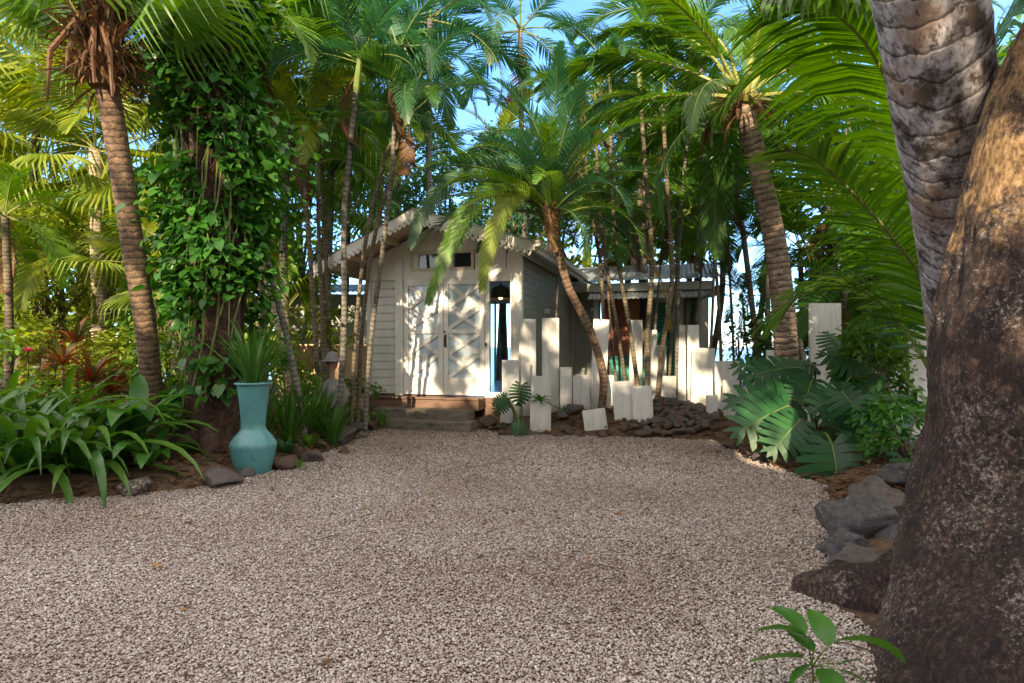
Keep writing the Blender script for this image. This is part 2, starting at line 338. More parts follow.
HEART = ([(0,0,0),(-.12,.28,.0),(.2,.42,.05),(.6,.3,.03),(1,0,-.12),(.6,-.3,.03),(.2,-.42,.05),(-.12,-.28,0),(.4,0,-.04)],
         [(0,8,1),(1,8,2),(2,8,3),(3,8,4),(8,0,7),(8,7,6),(8,6,5),(8,5,4)])
BLADE = ([(0,-.035,0),(0,.035,0),(.5,-.06,.08),(.5,.06,.08),(1,0,-.12)], [(0,2,3),(0,3,1),(2,4,3)])

def put(name, me, parent=None, loc=(0,0,0), rot=(0,0,0), sc=1, label=None, cat=None, group=None, kind=None):
    o = bpy.data.objects.new(name, me); C.objects.link(o); o.location = loc; o.rotation_euler = rot
    o.scale = (sc,)*3 if not hasattr(sc, '__len__') else sc
    if parent: o.parent = parent
    if label: o['label'] = label
    if cat: o['category'] = cat
    if group: o['group'] = group
    if kind: o['kind'] = kind
    return o
def thing(name, label, cat, loc=(0,0,0), rotz=0, group=None): return put(name, None, None, loc, (0,0,rotz), 1, label, cat, group)

# ------------------------------------------------------------------ ground
DRIVE_PX = [(-60,512),(0,506),(60,500),(120,497),(200,489),(262,474),(300,464),(345,447),(372,433),(384,426),(480,429),(500,434),(580,436),(645,438),(712,441),
            (745,456),(790,474),(822,486),(826,520),(822,566),(800,590),(850,620),(885,650),(905,683)]
poly = [G(*p) for p in DRIVE_PX]
poly = [Vector((-14,-9,0)), Vector((-14,4.5,0)), Vector((-8,5.3,0))]+poly[1:]+[Vector((2.2,1.2,0)), Vector((4,0,0)), Vector((7,-2,0)), Vector((7,-9,0))]
PX = np.array([(p.x, p.y) for p in poly])
def inside(X, Y):
    r = np.zeros(X.shape, bool); j = len(PX)-1
    for i in range(len(PX)):
        xi, yi = PX[i]; xj, yj = PX[j]
        c = ((yi > Y) != (yj > Y)) & (X < (xj-xi)*(Y-yi)/(yj-yi+1e-12)+xi); r ^= c; j = i
    return r
def dist(X, Y):
    d = np.full(X.shape, 1e9)
    for i in range(len(PX)):
        a = PX[i-1]; b = PX[i]; ab = b-a; t = np.clip(((X-a[0])*ab[0]+(Y-a[1])*ab[1])/(ab@ab), 0, 1)
        d = np.minimum(d, np.hypot(X-a[0]-t*ab[0], Y-a[1]-t*ab[1]))
    return d
def gh(X, Y):
    X = np.asarray(X, float); Y = np.asarray(Y, float)
    ins = inside(X, Y); d = dist(X, Y)
    z = np.where(ins, -.02, -.02+.17*np.clip(d/.5, 0, 1)+.04*np.sin(X*3.1)*np.cos(Y*2.7)*np.clip(d/.6, 0, 1))
    mound = np.exp(-((X-1.9)/1.9)**2-((Y-11.2)/.75)**2)*.18+np.exp(-((X-3.0)/.8)**2-((Y-11.3)/.7)**2)*.16   # stone bed under the white boards
    z = z+np.where(ins, 0, mound)
    z = z-np.clip((Y-24)/14, 0, 1)*3.2-np.clip((np.abs(X)-40)/30, 0, 1)*3
    return z
def gz(x, y): return float(gh(np.array([x]), np.array([y]))[0])
ax = np.concatenate([[-3000,-600,-150,-70,-40,-25], np.arange(-16, 14.01, .16), [18,25,40,70,150,600,3000]])
ay = np.concatenate([[-3000,-600,-100,-30,-15], np.arange(-9, 20.01, .16), [22,24,26,29,33,38,60,200,800,3000]])
XX, YY = np.meshgrid(ax, ay); ZZ = gh(XX, YY)
V = np.stack([XX.ravel(), YY.ravel(), ZZ.ravel()], 1); nx, ny = len(ax), len(ay)
I = (np.arange(ny-1)[:, None]*nx+np.arange(nx-1)[None]).ravel()
put('ground', np_mesh('ground', V, np.stack([I, I+1, I+nx+1, I+nx], 1), ['soil'], True), kind='structure')
mb = MB(); mb.add([(-3200,30,-2.2),(3200,30,-2.2),(3200,6000,-2.2),(-3200,6000,-2.2)], [(0,1,2,3)]); put('sea', mb.mesh('sea', ['sea']), kind='structure')
mb = MB(); mb.add([(p.x, p.y, .0) for p in poly], [tuple(range(len(poly)-1, -1, -1))]); put('gravel_drive', mb.mesh('gravel_drive', ['gravel_bed']), kind='structure')
# loose crushed stone: real small stones, largest near the camera
def pebbles(n, y0, y1, smin, smax, tv, tf):
    Y = NR.uniform(y0, y1, n*2)+NR.normal(0, .35, n*2); X = NR.uniform(-1, 1, n*2)*(Y*.90+.15)
    k = inside(X, Y) | (dist(X, Y) < .05); X, Y = X[k][:n], Y[k][:n]; n = len(X)
    s = NR.uniform(smin, smax, n); sc = np.stack([s*NR.uniform(.8, 1.5, n), s*NR.uniform(.7, 1.1, n), s*NR.uniform(.45, .8, n)], 1)
    V, Fa = scatter(tv, tf, np.stack([X, Y, NR.uniform(.0, .012, n)], 1), rotmats(NR.uniform(0, 6.28, n), NR.normal(0, .35, n), NR.normal(0, .35, n)), sc)
    V += NR.normal(0, smin*.12, V.shape)
    big = np.array([noise.noise(Vector((x*.9, y*.9, 3))) for x, y in zip(X, Y)])
    tone = np.clip(NR.beta(2.6, 2.3, n)+.22*big-.10*np.clip((Y-7)/4, 0, 1), 0, 1)
    return V, Fa, np.repeat(tone, len(tv))
ph = (1+5**.5)/2
ico = np.array([(-1,ph,0),(1,ph,0),(-1,-ph,0),(1,-ph,0),(0,-1,ph),(0,1,ph),(0,-1,-ph),(0,1,-ph),(ph,0,-1),(ph,0,1),(-ph,0,-1),(-ph,0,1)])/1.9
icf = [(0,11,5),(0,5,1),(0,1,7),(0,7,10),(0,10,11),(1,5,9),(5,11,4),(11,10,2),(10,7,6),(7,1,8),(3,9,4),(3,4,2),(3,2,6),(3,6,8),(3,8,9),(4,9,5),(2,4,11),(6,2,10),(8,6,7),(9,8,1)]
oct_ = np.array([(1,0,0),(-1,0,0),(0,1,0),(0,-1,0),(0,0,1),(0,0,-1)]); ocf = [(0,2,4),(2,1,4),(1,3,4),(3,0,4),(2,0,5),(1,2,5),(3,1,5),(0,3,5)]
parts = [pebbles(80000, 1.7, 4.1, .0052, .0092, ico, icf), pebbles(76000, 4.1, 7.1, .007, .012, oct_, ocf), pebbles(48000, 7.1, 11.8, .010, .016, oct_, ocf)]
Vs, Fs, Ts, o = [], [], [], 0
for v, f, t in parts: Vs.append(v); Fs.append(f+o); Ts.append(t); o += len(v)
put('gravel', np_mesh('gravel', np.concatenate(Vs), np.concatenate(Fs), ['pebble'], False, np.concatenate(Ts)),
    label='loose pinkish grey crushed gravel covering the drive', cat='gravel', kind='stuff')

# ------------------------------------------------------------------ house
Hx, Hy = .19, 11.5; HA = math.atan2(.272, .962)
dvec = Vector((.272,.962,0)).normalized(); uvec = Vector((.962,-.272,0)).normalized()
house = thing('house', 'white gabled cottage with scalloped eaves and lattice double doors behind the steps', 'house', (Hx, Hy, 0), -HA)
# local axes: +x right along the front, +y back into the house, origin at the front right corner
def hpart(name, mb, mats, parent=house, label=None, smooth=False, loc=(0,0,0)):
    o = put(name, mb.mesh(name, mats, smooth), parent, loc)
    if label: o['label'] = label
    return o
W = 3.32; DZ = .52; TOPZ = 2.86; DEP = 5.6
APX, APZ, RX, RZ, LX, LZ, OV = -1.87, 4.04, .42, 3.34, -4.0, 3.06, .9
def roofz(x): return APZ-(x-APX)*(APZ-RZ)/(RX-APX) if x > APX else APZ-(APX-x)*(APZ-LZ)/(APX-LX)
# front wall frame pieces: (x0,x1,z0,z1,depth offset)
mb = MB()
def fb(x0, x1, z0, z1, y0=-.0, y1=.12, mi=0): mb.box(((x0+x1)/2, (y0+y1)/2, (z0+z1)/2), (x1-x0, y1-y0, z1-z0), mi)
fb(-.185, 0, DZ, 3.30); fb(-.745, -.70, DZ, TOPZ); fb(-2.66, -2.50, DZ, 3.30, -.03); fb(-W, -3.24, DZ, 3.3)
fb(-2.5, -.185, TOPZ, 3.02); fb(-3.24, -2.66, TOPZ, 3.02)
fb(-.30, -.185, 3.02, 3.30); fb(-1.60, -1.48, 3.02, 3.5); 
# infill gable above the transoms
vs = []; xs = np.linspace(-W, 0, 24)
for i in range(23):
    a, b = xs[i], xs[i+1]; za, zb = roofz(a)-.12, roofz(b)-.12
    z0 = 3.02 if (a < -2.3 or a > -.34) else 3.42
    mb.add([(a,.02,min(z0,za)),(b,.02,min(z0,zb)),(b,.02,zb),(a,.02,za),(a,.10,min(z0,za)),(b,.10,min(z0,zb)),(b,.10,zb),(a,.10,za)],
           [(0,1,2,3),(7,6,5,4),(0,4,5,1),(3,2,6,7)], 0)
hpart('front_wall', mb, ['white'])
mb = MB(); fb(-W, 0, 0, DZ, .01, .2); hpart('plinth', mb, ['plinth'])
# slatted panel left of doors
mb = MB()
for k in range(14):
    z = DZ+.04+k*.165; mb.box((-2.95, .06, z+.07), (.56, .03, .15), 0, Euler((.12,0,0)).to_matrix())
hpart('slatted_panel', mb, ['white'])
# transom windows
mb = MB(); fb(-.95, -.32, 3.02, 3.44, .004, .1); hpart('lintel_panel', mb, ['white'])
for (x0, x1) in ((-1.46,-.97), (-2.34,-1.62)):
    mb = MB(); fb(x0, x1, 3.02, 3.08, -.01, .09); fb(x0, x1, 3.36, 3.42, -.01, .09); fb(x0, x0+.06, 3.08, 3.36, -.01, .09); fb(x1-.06, x1, 3.08, 3.36, -.01, .09)
    w = hpart('transom_window', mb, ['cream']); mb = MB(); fb(x0+.06, x1-.06, 3.08, 3.36, .04, .05); hpart('pane', mb, ['glass'], w)
# side walls: clapboard
mb = MB()
for k in range(21):
    z = DZ+k*.135; mb.box((-.025, DEP/2+.06, z+.06), (.03, DEP-.12, .145), 0, Euler((0,-.10,0)).to_matrix())
mb.box((-.06, DEP/2, 1.9), (.04, DEP-.2, 2.8)); hpart('side_wall', mb, ['sidewall'])
mb = MB()
for k in range(18):
    z = DZ+k*.135; mb.box((-W+.025, DEP/2+.06, z+.06), (.03, DEP-.12, .145), 0, Euler((0,.10,0)).to_matrix())
mb.box((-W+.06, DEP/2, 1.75), (.04, DEP-.2, 2.5)); hpart('side_wall', mb, ['cream'])
mb = MB(); fb(-W, 0, DZ-.1, DZ, .2, DEP); hpart('floor', mb, ['tile'])
# back wall with a wide opening on the sea
mb = MB(); fb(-W, -3.1, DZ, 3.1, DEP-.1, DEP); fb(-.12, 0, DZ, 3.1, DEP-.1, DEP); fb(-3.1, -.12, 2.75, 3.3, DEP-.1, DEP)
for x in (-2.3, -1.5, -.78): fb(x, x+.05, DZ, 2.75, DEP-.08, DEP-.02)
hpart('back_wall', mb, ['interior'])
mb = MB(); fb(-W+.1, -.1, 3.0, 3.04, .2, DEP-.1); hpart('ceiling', mb, ['interior'])
# roof: two corrugated slopes + soffits
def slope(x0, z0, x1, z1, y0, y1, amp=.012, pitch=.09, th=.03):
    mb = MB(); n = int(abs(y1-y0)/pitch*4); vs = []; fs = []
    for i in range(n+1):
        y = y0+(y1-y0)*i/n; dz = amp*math.sin(2*PI*i/4)
        vs += [(x0, y, z0+dz+th), (x1, y, z1+dz+th)]
    for i in range(n): fs.append((2*i, 2*i+1, 2*i+3, 2*i+2))
    o = len(vs); vs += [(x, y, z-.012) for x, y, z in vs]
    for i in range(n): fs.append((o+2*i+2, o+2*i+3, o+2*i+1, o+2*i))
    mb.add(vs, fs); return mb
hpart('roof', slope(APX, APZ, RX+.06, RZ-.02, -OV-.05, DEP+1), ['roof'])
hpart('roof', slope(APX, APZ, LX-.06, LZ-.03, -OV-.05, DEP+1), ['roof'])
def soff(x0, z0, x1, z1):
    mb = MB(); y0, y1 = -OV+.03, DEP+.9
    mb.add([(x0,y0,z0-.05),(x1,y0,z1-.05),(x1,y1,z1-.05),(x0,y1,z0-.05)]+[(x0,y0,z0-.01),(x1,y0,z1-.01),(x1,y1,z1-.01),(x0,y1,z0-.01)], [(0,3,2,1),(4,5,6,7),(0,1,5,4),(1,2,6,5),(2,3,7,6),(3,0,4,7)])
    return mb
hpart('soffit', soff(APX, APZ, RX, RZ), ['soffit']); hpart('soffit', soff(APX, APZ, LX, LZ), ['soffit'])
for xx in (-3.72, -3.33, -2.6, -1.87, -1.1, -.3, .2):
    z = roofz(xx)-.11; mb = MB(); mb.box((xx, -OV/2+.02, z), (.07, OV-.08, .11)); hpart('rafter', mb, ['soffit'])
# scalloped fascia with drilled teeth
def scallop(xa, za, xb, zb, y, n):
    mb = MB(); A = Vector((xa, y, za)); B = Vector((xb, y, zb)); L = (B-A).length; p = L/n; ex = (B-A)/L; th = .025
    H1, H2 = .13, .125
    for i in range(n):
        cx = (i+.5)*p; hole = []; out = []
        K = 16
        for k in range(K):
            an = 2*PI*k/K+PI/8; c, s_ = math.cos(an), math.sin(an)
            hole.append((cx+.021*c, -H1-.045+.021*s_))
            # outer outline: straight top/sides, pointed lobe below
            if s_ >= 0: t = 1/max(abs(c)/(p/2), s_/.055, 1e-6); out.append((cx+t*c, -H1-.045+t*s_))
            else:
                w = p/2*(1-abs(s_)**1.6*.92); out.append((cx+(w if c > 0 else -w)*min(1, abs(c)*3+.12), -H1-.045-abs(s_)*(H2-.045)))
        vs = []
        for (x, z) in hole+out:
            vs.append(A+ex*x+Vector((0,0,z)))
        vs2 = [v+Vector((0,th,0)) for v in vs]; fs = []
        for k in range(K):
            k2 = (k+1) % K; fs += [(k, K+k, K+k2, k2), (2*K+k, 2*K+k2, 3*K+k2, 3*K+k), (k, k2, 2*K+k2, 2*K+k), (K+k, 3*K+k, 3*K+k2, K+k2)]
        mb.add(vs+vs2, fs)
    a, b = A+Vector((0,0,.03)), B+Vector((0,0,.03)); d = Vector((0,0,-H1-.02))
    y2 = Vector((0,th,0)); mb.add([a,b,b+d,a+d,a+y2,b+y2,b+d+y2,a+d+y2], [(0,3,2,1),(4,5,6,7),(0,1,5,4),(3,7,6,2),(0,4,7,3),(1,2,6,5)])
    return mb
hpart('scalloped_fascia', scallop(APX, APZ, RX, RZ, -OV-.03, 22), ['white']); hpart('scalloped_fascia', scallop(LX, LZ, APX, APZ, -OV-.032, 22), ['white'])
# side gutters / eave boards on right
mb = MB(); fb(RX, RX+.05, RZ-.14, RZ+.0, -OV, DEP+.9); fb(RX+.05, RX+.15, RZ-.07, RZ+.03, -OV+.02, DEP+.9); fb(RX-.34, RX-.30, RZ-.12, RZ-.02, -OV+.1, DEP+.8); hpart('gutter', mb, ['white'])
# doors
def doorleaf(x0, x1, hand):
    global mb
    z0, z1 = DZ+.03, TOPZ; w = .095; mb = MB(); Y0, Y1 = .015, .065
    fb(x0, x0+w, z0, z1, Y0, Y1); fb(x1-w, x1, z0, z1, Y0, Y1)
    ia, ib = x0+w, x1-w; rows = [z0+.34, z0+.34+(z1-z0-.46)*.25, z0+.34+(z1-z0-.46)*.5, z0+.34+(z1-z0-.46)*.75, z1-.12]
    fb(ia, ib, z0, rows[0], Y0, Y1); fb(ia, ib, z1-.12, z1, Y0, Y1)
    fb(ia, ib, rows[2]-.045, rows[2]+.045, Y0, Y1)
    d = hpart('door', mb, ['white'])
    mb = MB()
    for i in range(4):
        a, b = rows[i]+(.045 if i == 2 else 0), rows[i+1]-(.045 if i == 1 else 0); cx, cz = (ia+ib)/2, (a+b)/2
        ang = math.atan2(b-a, ib-ia); L = math.hypot(b-a, ib-ia)-.03
        mb.box((cx, .034, cz), (L, .024, .075), 0, Euler((0,-ang,0)).to_matrix()); mb.box((cx, .046, cz), (L, .024, .075), 0, Euler((0,ang,0)).to_matrix())
        if i in (0, 1, 2): 
            for sx in (-1, 1): mb.box((cx+sx*(ib-ia)*.25, .052, b if i != 1 else a), ((ib-ia)*.62, .018, .045), 0, Euler((0,-sx*ang,0)).to_matrix())
    put('lattice', mb.mesh('lattice', ['white']), d)
    mb = MB(); fb(ia, ib, rows[0], z1-.12, .062, .066); put('pane', mb.mesh('pane', ['frosted']), d)
    if hand:
        mb = MB(); x = x0+.045; mb.box((x, .008, 1.62), (.04, .012, .26)); mb.tube([(x,-.01,1.72),(x,-.05,1.70),(x,-.055,1.6),(x,-.05,1.52),(x,-.01,1.5)], .011, 6)
        mb.lathe([(.001,0),(.02,.005),(.024,.02),(.014,.035),(.001,.04)], (x,-.05,1.78), 10); put('handle', mb.mesh('handle', ['iron']), d)
doorleaf(-2.49, -1.632, False); doorleaf(-1.62, -.76, True)
mb = MB(); mb.box((-.715, -.045, 1.55), (.04, .03, .07)); hpart('bell_push', mb, ['iron'])
# sidelight frame and pane
mb = MB(); fb(-.70, -.655, DZ, TOPZ, -.01, .1); fb(-.23, -.187, DZ, TOPZ, -.01, .1); fb(-.655, -.23, DZ, DZ+.1, -.01, .1); fb(-.655, -.23, TOPZ-.08, TOPZ, -.01, .1)
sl = hpart('sidelight_window', mb, ['white']); mb = MB(); fb(-.655, -.23, DZ+.1, TOPZ-.08, .04, .045); put('pane', mb.mesh('pane', ['glass']), sl)
# small wall light on side wall
mb = MB(); mb.box((.05, 2.0, 2.3), (.10, .16, .10)); hpart('wall_lamp', mb, ['white'])
# pendant lamp seen through the sidelight
pos = house.matrix_basis @ Vector((-.2, 1.6, 2.45))
pos = Matrix.Translation((Hx,Hy,0)) @ Matrix.Rotation(-HA, 4, 'Z') @ Vector((-.88, 1.5, 2.56))
pl = thing('pendant_lamp', 'dark dome pendant lamp glowing orange inside the narrow window beside the doors', 'lamp', pos)
mb = MB(); mb.lathe([(.30,0),(.295,.05),(.25,.16),(.15,.25),(.03,.29),(.02,.33),(.001,.33)], n=28); mb.lathe([(.29,0),(.285,.045),(.24,.15),(.14,.235),(.001,.27)], n=28)
put('lamp_shade', mb.mesh('lamp_shade', ['lampshade'], True), pl)
mb = MB(); mb.lathe([(.001,-.02),(.04,0),(.05,.05),(.03,.10),(.001,.12)], n=14); put('bulb', mb.mesh('bulb', ['bulb'], True), pl)
mb = MB(); mb.tube([(0,0,.33),(0,0,.60)], .006, 6); put('cord', mb.mesh('cord', ['iron']), pl)

# steps
st = thing('entrance_steps', 'three low weathered brown steps in front of the lattice doors', 'steps', (Hx, Hy, 0), -HA)
for (x0, x1, y0, y1, z0, z1) in ((-3.05,-.74,-.42,-.003,.30,.50), (-2.72,-.80,-.80,-.42,0,.33), (-2.86,-.62,-1.22,-.80,0,.16)):
    bmx = MB(); n = 9
    xs = np.linspace(x0, x1, n+1)
    for i in range(n): bmx.box(((xs[i]+xs[i+1])/2, (y0+y1)/2+U(-.012,.012), (z0+z1)/2+U(-.007,.007)), (xs[i+1]-xs[i]-.006, y1-y0, z1-z0))
    if z1 == .5: bmx = MB(); bmx.box(((x0+x1)/2, (y0+y1)/2, (z0+z1)/2), (x1-x0, y1-y0, z1-z0)); bmx.box(((x0+x1)/2, y0-.0, z1+.015), (x1-x0+.04, .09, .035))
    put('step', bmx.mesh('step', ['plinth' if z1 == .5 else 'step']), st)

# ------------------------------------------------------------------ wing
wing = thing('veranda_wing', 'low wing with corrugated roof, terracotta and ochre walls behind the white boards', 'building', (Hx+dvec.x*5.6+.1-.37, Hy+dvec.y*5.6+.1, 0), -HA)
def wp(name, mats, fill, label=None):
    mb = MB(); fill(mb); return hpart(name, mb, mats, wing, label)
def bx(x0, x1, y0, y1, z0, z1): return lambda mb: mb.box(((x0+x1)/2,(y0+y1)/2,(z0+z1)/2), (x1-x0,y1-y0,z1-z0))
wp('wall', ['greywall'], bx(.0, 1.05, 0, .12, 0, 3.0)); wp('wall', ['terracotta'], bx(1.05, 1.75, .3, .42, 1.25, 3.0)); wp('wall', ['ochre'], bx(1.75, 2.6, .35, .47, 1.25, 3.0))
wp('dado', ['green'], bx(1.05, 2.6, .25, .47, 0, 1.25)); wp('wall', ['white'], bx(2.6, 3.9, 0, .12, 0, 3.0))
wp('post', ['white'], bx(1.0, 1.12, -.9, -.78, 0, 3.0)); wp('post', ['white'], bx(3.72, 3.9, -.6, -.42, 0, 3.0))
wp('shutter', ['green'], lambda mb: ([mb.box((2.78, -.09, .75+k*.1), (.46, .02, .09), 0, Euler((.4,0,0)).to_matrix()) for k in range(20)], mb.box((2.53,-.09,1.7), (.05,.05,2.1)), mb.box((3.03,-.09,1.7), (.05,.05,2.1))))
win = wp('window', ['window_wood'], lambda mb: (mb.box((3.32,-.03,2.1), (.06,.06,1.3)), mb.box((3.62,-.03,2.1), (.06,.06,1.3)), mb.box((3.47,-.03,2.76), (.36,.06,.06)), mb.box((3.47,-.03,1.44), (.36,.06,.06))))
mb = MB(); mb.box((3.47,-.03,2.1), (.24,.01,1.26)); put('pane', mb.mesh('pane', ['glass']), win)
wp('beam', ['greywall'], bx(-.3, 4.0, -1.0, -.86, 2.95, 3.16)); wp('ceiling', ['ochre'], bx(-.2, 4.2, -.86, 2.5, 3.0, 3.04))
def corr(x0, x1, y0, z0, y1, z1):
    def f(mb):
        n = int((x1-x0)/.03); vs = []; fs = []
        for i in range(n+1):
            x = x0+(x1-x0)*i/n; dz = .014*math.sin(2*PI*i/4); vs += [(x, y0, z0+dz), (x, y1, z1+dz)]
        for i in range(n): fs.append((2*i, 2*i+2, 2*i+3, 2*i+1))
        o = len(vs); vs += [(a, b, c-.012) for a, b, c in vs]; fs += [tuple(reversed([j+o for j in q])) for q in fs[:n]]
        mb.add(vs, fs)
    return f
wp('roof', ['roof'], corr(.0, 4.05, -1.15, 3.22, 2.0, 4.0)); wp('awning', ['roof'], corr(.9, 4.0, -1.5, 2.72, -.88, 2.93))
# small blue roofed shed and garden wall at left
shed = thing('garden_shed', 'shed with blue metal roof glimpsed between palm stems left of the cottage', 'shed', P(335, 347, 17)+Vector((0,0,-1.5)))
mb = MB(); corr(-1.9, 2.1, -.8, 3.0, 1.2, 3.4)(mb); put('roof', mb.mesh('roof', ['bluemetal']), shed)
mb = MB(); mb.box((0,.6,1.5), (3.0,1.2,3.0)); put('wall', mb.mesh('wall', ['greywall']), shed)
for x in (-1.7, 1.8): mb = MB(); mb.box((x,-.6,1.5), (.1,.1,3.0)); put('post', mb.mesh('post', ['stem_brown']), shed)
mb = MB(); mb.box((0,0,.75), (2.6,.18,1.5)); mb.box((0,0,1.53), (2.68,.26,.06))
put('garden_wall', mb.mesh('garden_wall', ['gardenwall']), None, (-3.72, 12.75, 0), (0,0,-.15), 1, 'low ochre garden wall behind the palm stems left of the steps', 'wall')

# ------------------------------------------------------------------ white boards
BOARDS = [ # xl,xr at bottom, ytop, ybot(or depth), lean px at top, Y, label
 (500,513,402,430,0,10.75,'short white board lowest at the left end beside the steps'),
 (502,519,360,425,0,11.0,'knee high white board with dappled light right beside the cottage steps'),
 (519,536,319,415,0,11.25,'tall white board left of the pair against the cottage corner'),
 (542,559,318,415,0,11.2,'tallest white board right of the pair against the cottage corner'),
 (531,551,376,420,0,10.9,'wide mid height white board behind the bird nest fern'),
 (530,551,402,434,0,10.35,'short wide white board standing in front below the fern'),
 (521,530,362,415,0,11.08,'narrow white board tucked between the tall board and the fern'),
 (560,572,367,415,0,11.1,'narrow mid height white board right of the cottage corner pair'),
 (573,590,375,414,0,11.05,'squat white board left of the curved palm stem'),
 (589,605,319,411,5,11.3,'tall white board leaning right behind the curved palm stem'),
 (586,609,409,434,-4,10.25,'smallest tilted white board at the foot of the curved palm'),
 (604,614,375,410,0,11.4,'thin white board right of the curved palm stem'),
 (616,636,381,432,-5,10.5,'front white board leaning left, left one of the front pair'),
 (634,654,386,433,-2,10.42,'front white board leaning left, right one of the front pair'),
 (629,642,320,400,0,12.2,'pale board behind the front pair between two palm stems'),
 (645,657,330,400,0,12.3,'pale board just left of the hanging green shutter'),
 (661,676,376,410,0,11.9,'short white board below the green shutter behind the stone heap'),
 (677,686,325,411,0,12.0,'slim tall white board right of the green shutter'),
 (687,699,325,411,0,11.8,'tall white board left of the brightly dappled wide board'),
 (690,713,348,411,2,11.6,'wide white board with the brightest dappled light behind the stone heap'),
 (715,740,361,422,0,11.2,'broad white board right of the stone heap against the sea gap'),
 (706,717,395,433,0,10.6,'small white board at the right end of the stone heap'),
 (742,764,388,430,0,10.9,'low white board hidden behind the monstera leaves'),
 (767,780,350,405,0,11.0,'slim white board just left of the coconut trunk'),
 (810,842,303,430,0,10.4,'tall broad white board behind the monstera, right of the coconut trunk'),
 (838,862,346,430,0,10.6,'mid height white board right behind the broad tall board'),
 (803,846,390,440,0,10.1,'low broad white board behind the monstera stalks'),
 (655,666,345,408,0,12.4,'narrow board in shade right behind the two golden stems'),
 (722,736,380,430,1,10.8,'low board leaning on the broad board right of the stone heap'),
 (750,766,370,430,0,11.25,'mid height board left of the coconut trunk foot'),
 (781,801,384,432,0,10.9,'low wide board right behind the coconut trunk foot'),
 (864,882,372,440,2,10.35,'low board at the right of the broad tall board'),
 (892,908,352,430,-3,8.9,'shorter board left of the leaning one by the big trunks'),
 (911,934,284,420,-5,8.2,'tall white board leaning left beside the big coconut trunk'),
]
for (xl, xr, yt, yb, lean, Y, lab) in BOARDS:
    a = P(xl, yb, Y); b = P(xr, yb, Y); zt = P(xl, yt, Y).z; g = gz(a.x, Y); z0 = min(a.z, g+.02)-.08
    w = b.x-a.x; th = U(.035, .06); h = zt-z0; cx = (a.x+b.x)/2
    mb = MB(); n = 10
    mb.box((0,0,h/2), (w, th, h)); me = mb.mesh('white_board', ['board'])
    import bmesh
    bm = bmesh.new(); bm.from_mesh(me); bmesh.ops.bevel(bm, geom=bm.edges[:], offset=.007, segments=2, affect='EDGES'); bm.to_mesh(me); bm.free()
    o = put('white_board', me, None, (cx, Y, z0), (U(-.03,.02), math.atan2(lean/F*Y, h), U(-.12,.12)), 1, lab, 'board', 'white upright boards')

# ------------------------------------------------------------------ stones
def stone_mesh(seed, mat, flat=.7, rough=.25, sub=3):
    bm = bmesh.new(); bmesh.ops.create_icosphere(bm, subdivisions=sub, radius=1)
    cuts = [(Vector((U(-1,1), U(-1,1), U(-.6,1))).normalized(), U(.5,.85)) for _ in range(13)]
    for v in bm.verts:
        p = v.co.copy(); 
        for nrm, d in cuts:
            k = p.dot(nrm)
            if k > d: p -= nrm*(k-d)*.95
        s = 1+rough*noise.noise(p*1.3+Vector((seed,)*3))+rough*.35*noise.noise(p*4+Vector((seed,)*3))
        v.co = Vector((p.x*s, p.y*s*.85, p.z*s*flat))
    me = bpy.data.meshes.new('stone'); bm.to_mesh(me); bm.free(); me.materials.append(M[mat])
    me.polygons.foreach_set('use_smooth', [True]*len(me.polygons)); return me
SM = [stone_mesh(i, 'basalt' if i % 2 else 'basalt_brown', U(.55,.8)) for i in range(8)]
# hand placed: px, base py, half width px, label, mat idx, flatness
EDGE = [
 (130,497,19,'lichen spotted pale rock half under the strap leaves','lichen_rock'),
 (212,489,21,'long flat grey stone just left of the turquoise vase','basalt'),
 (283,470,15,'low flat stone just right of the turquoise vase','basalt_brown'),
 (309,463,11,'rounded stone behind the small spiky plant near the vase','basalt'),
 (318,452,8,'small stone squeezed between the two rounded edge stones','basalt_brown'),
 (336,446,17,'wide dark boulder in the middle of the left bed edge','basalt'),
 (343,454,7,'little round stone on the gravel below the wide dark boulder','basalt_brown'),
 (352,437,10,'grey stone behind the wide boulder along the left bed','basalt'),
 (360,439,8,'mossy upright stone midway between boulder and steps','lichen_rock'),
 (370,431,11,'brown stone close before the bottom step, left side','basalt_brown'),
 (381,426,7,'last small stone touching the left end of the bottom step','basalt'),
 (246,478,9,'thin dark stone under the base of the turquoise vase','basalt'),
 (488,430,9,'brown stone at the right end of the bottom step','basalt_brown'),
 (495,424,7,'small stone behind the monstera seedling by the steps','basalt'),
 (562,432,8,'round dark stone right of the short front board','basalt'),
 (574,430,10,'large dark round stone by the curved palm foot','basalt'),
 (566,420,8,'stone behind the round pair near the curved palm','basalt_brown'),
 (583,420,7,'small dark stone left of the tilted smallest board','basalt'),
 (604,438,6,'small stone in front of the smallest tilted board','basalt_brown'),
 (735,450,9,'brown stone in the gravel below the big split leaves','basalt_brown'),
 (762,462,10,'round stone left of the lowest monstera leaf','basalt'),
 (788,462,11,'warm brown stone near the coconut palm foot','basalt_brown'),
 (776,452,8,'stone behind the round pair below the monstera','basalt'),
]
for i, (px, py, hw, lab, mt) in enumerate(EDGE):
    p = G(px, py); r = 1.2*hw/F*p.y; me = stone_mesh(20+i, mt, .62 if hw < 14 else .5)
    put('edge_stone', me, None, (p.x, p.y+r*.6, gz(p.x, p.y+r*.6)+r*.33+.01), (0,0,U(0,6)), (r*1.05, r, r*1.0), lab, 'stone', 'stones edging the beds')
for i in range(34):
    px = U(488, 645); y = U(10.05, 10.9); x = (px-512)/F*y; r = U(.05,.12)
    put('bed_stone', SM[i % 8], None, (x, y, gz(x, y)+r*.25), (U(-.4,.4),U(-.4,.4),U(0,6)), (r*1.2, r, r), 'dark stone lying in the bed among the feet of the shorter white boards', 'stone', 'stones among the short boards')
k = 0
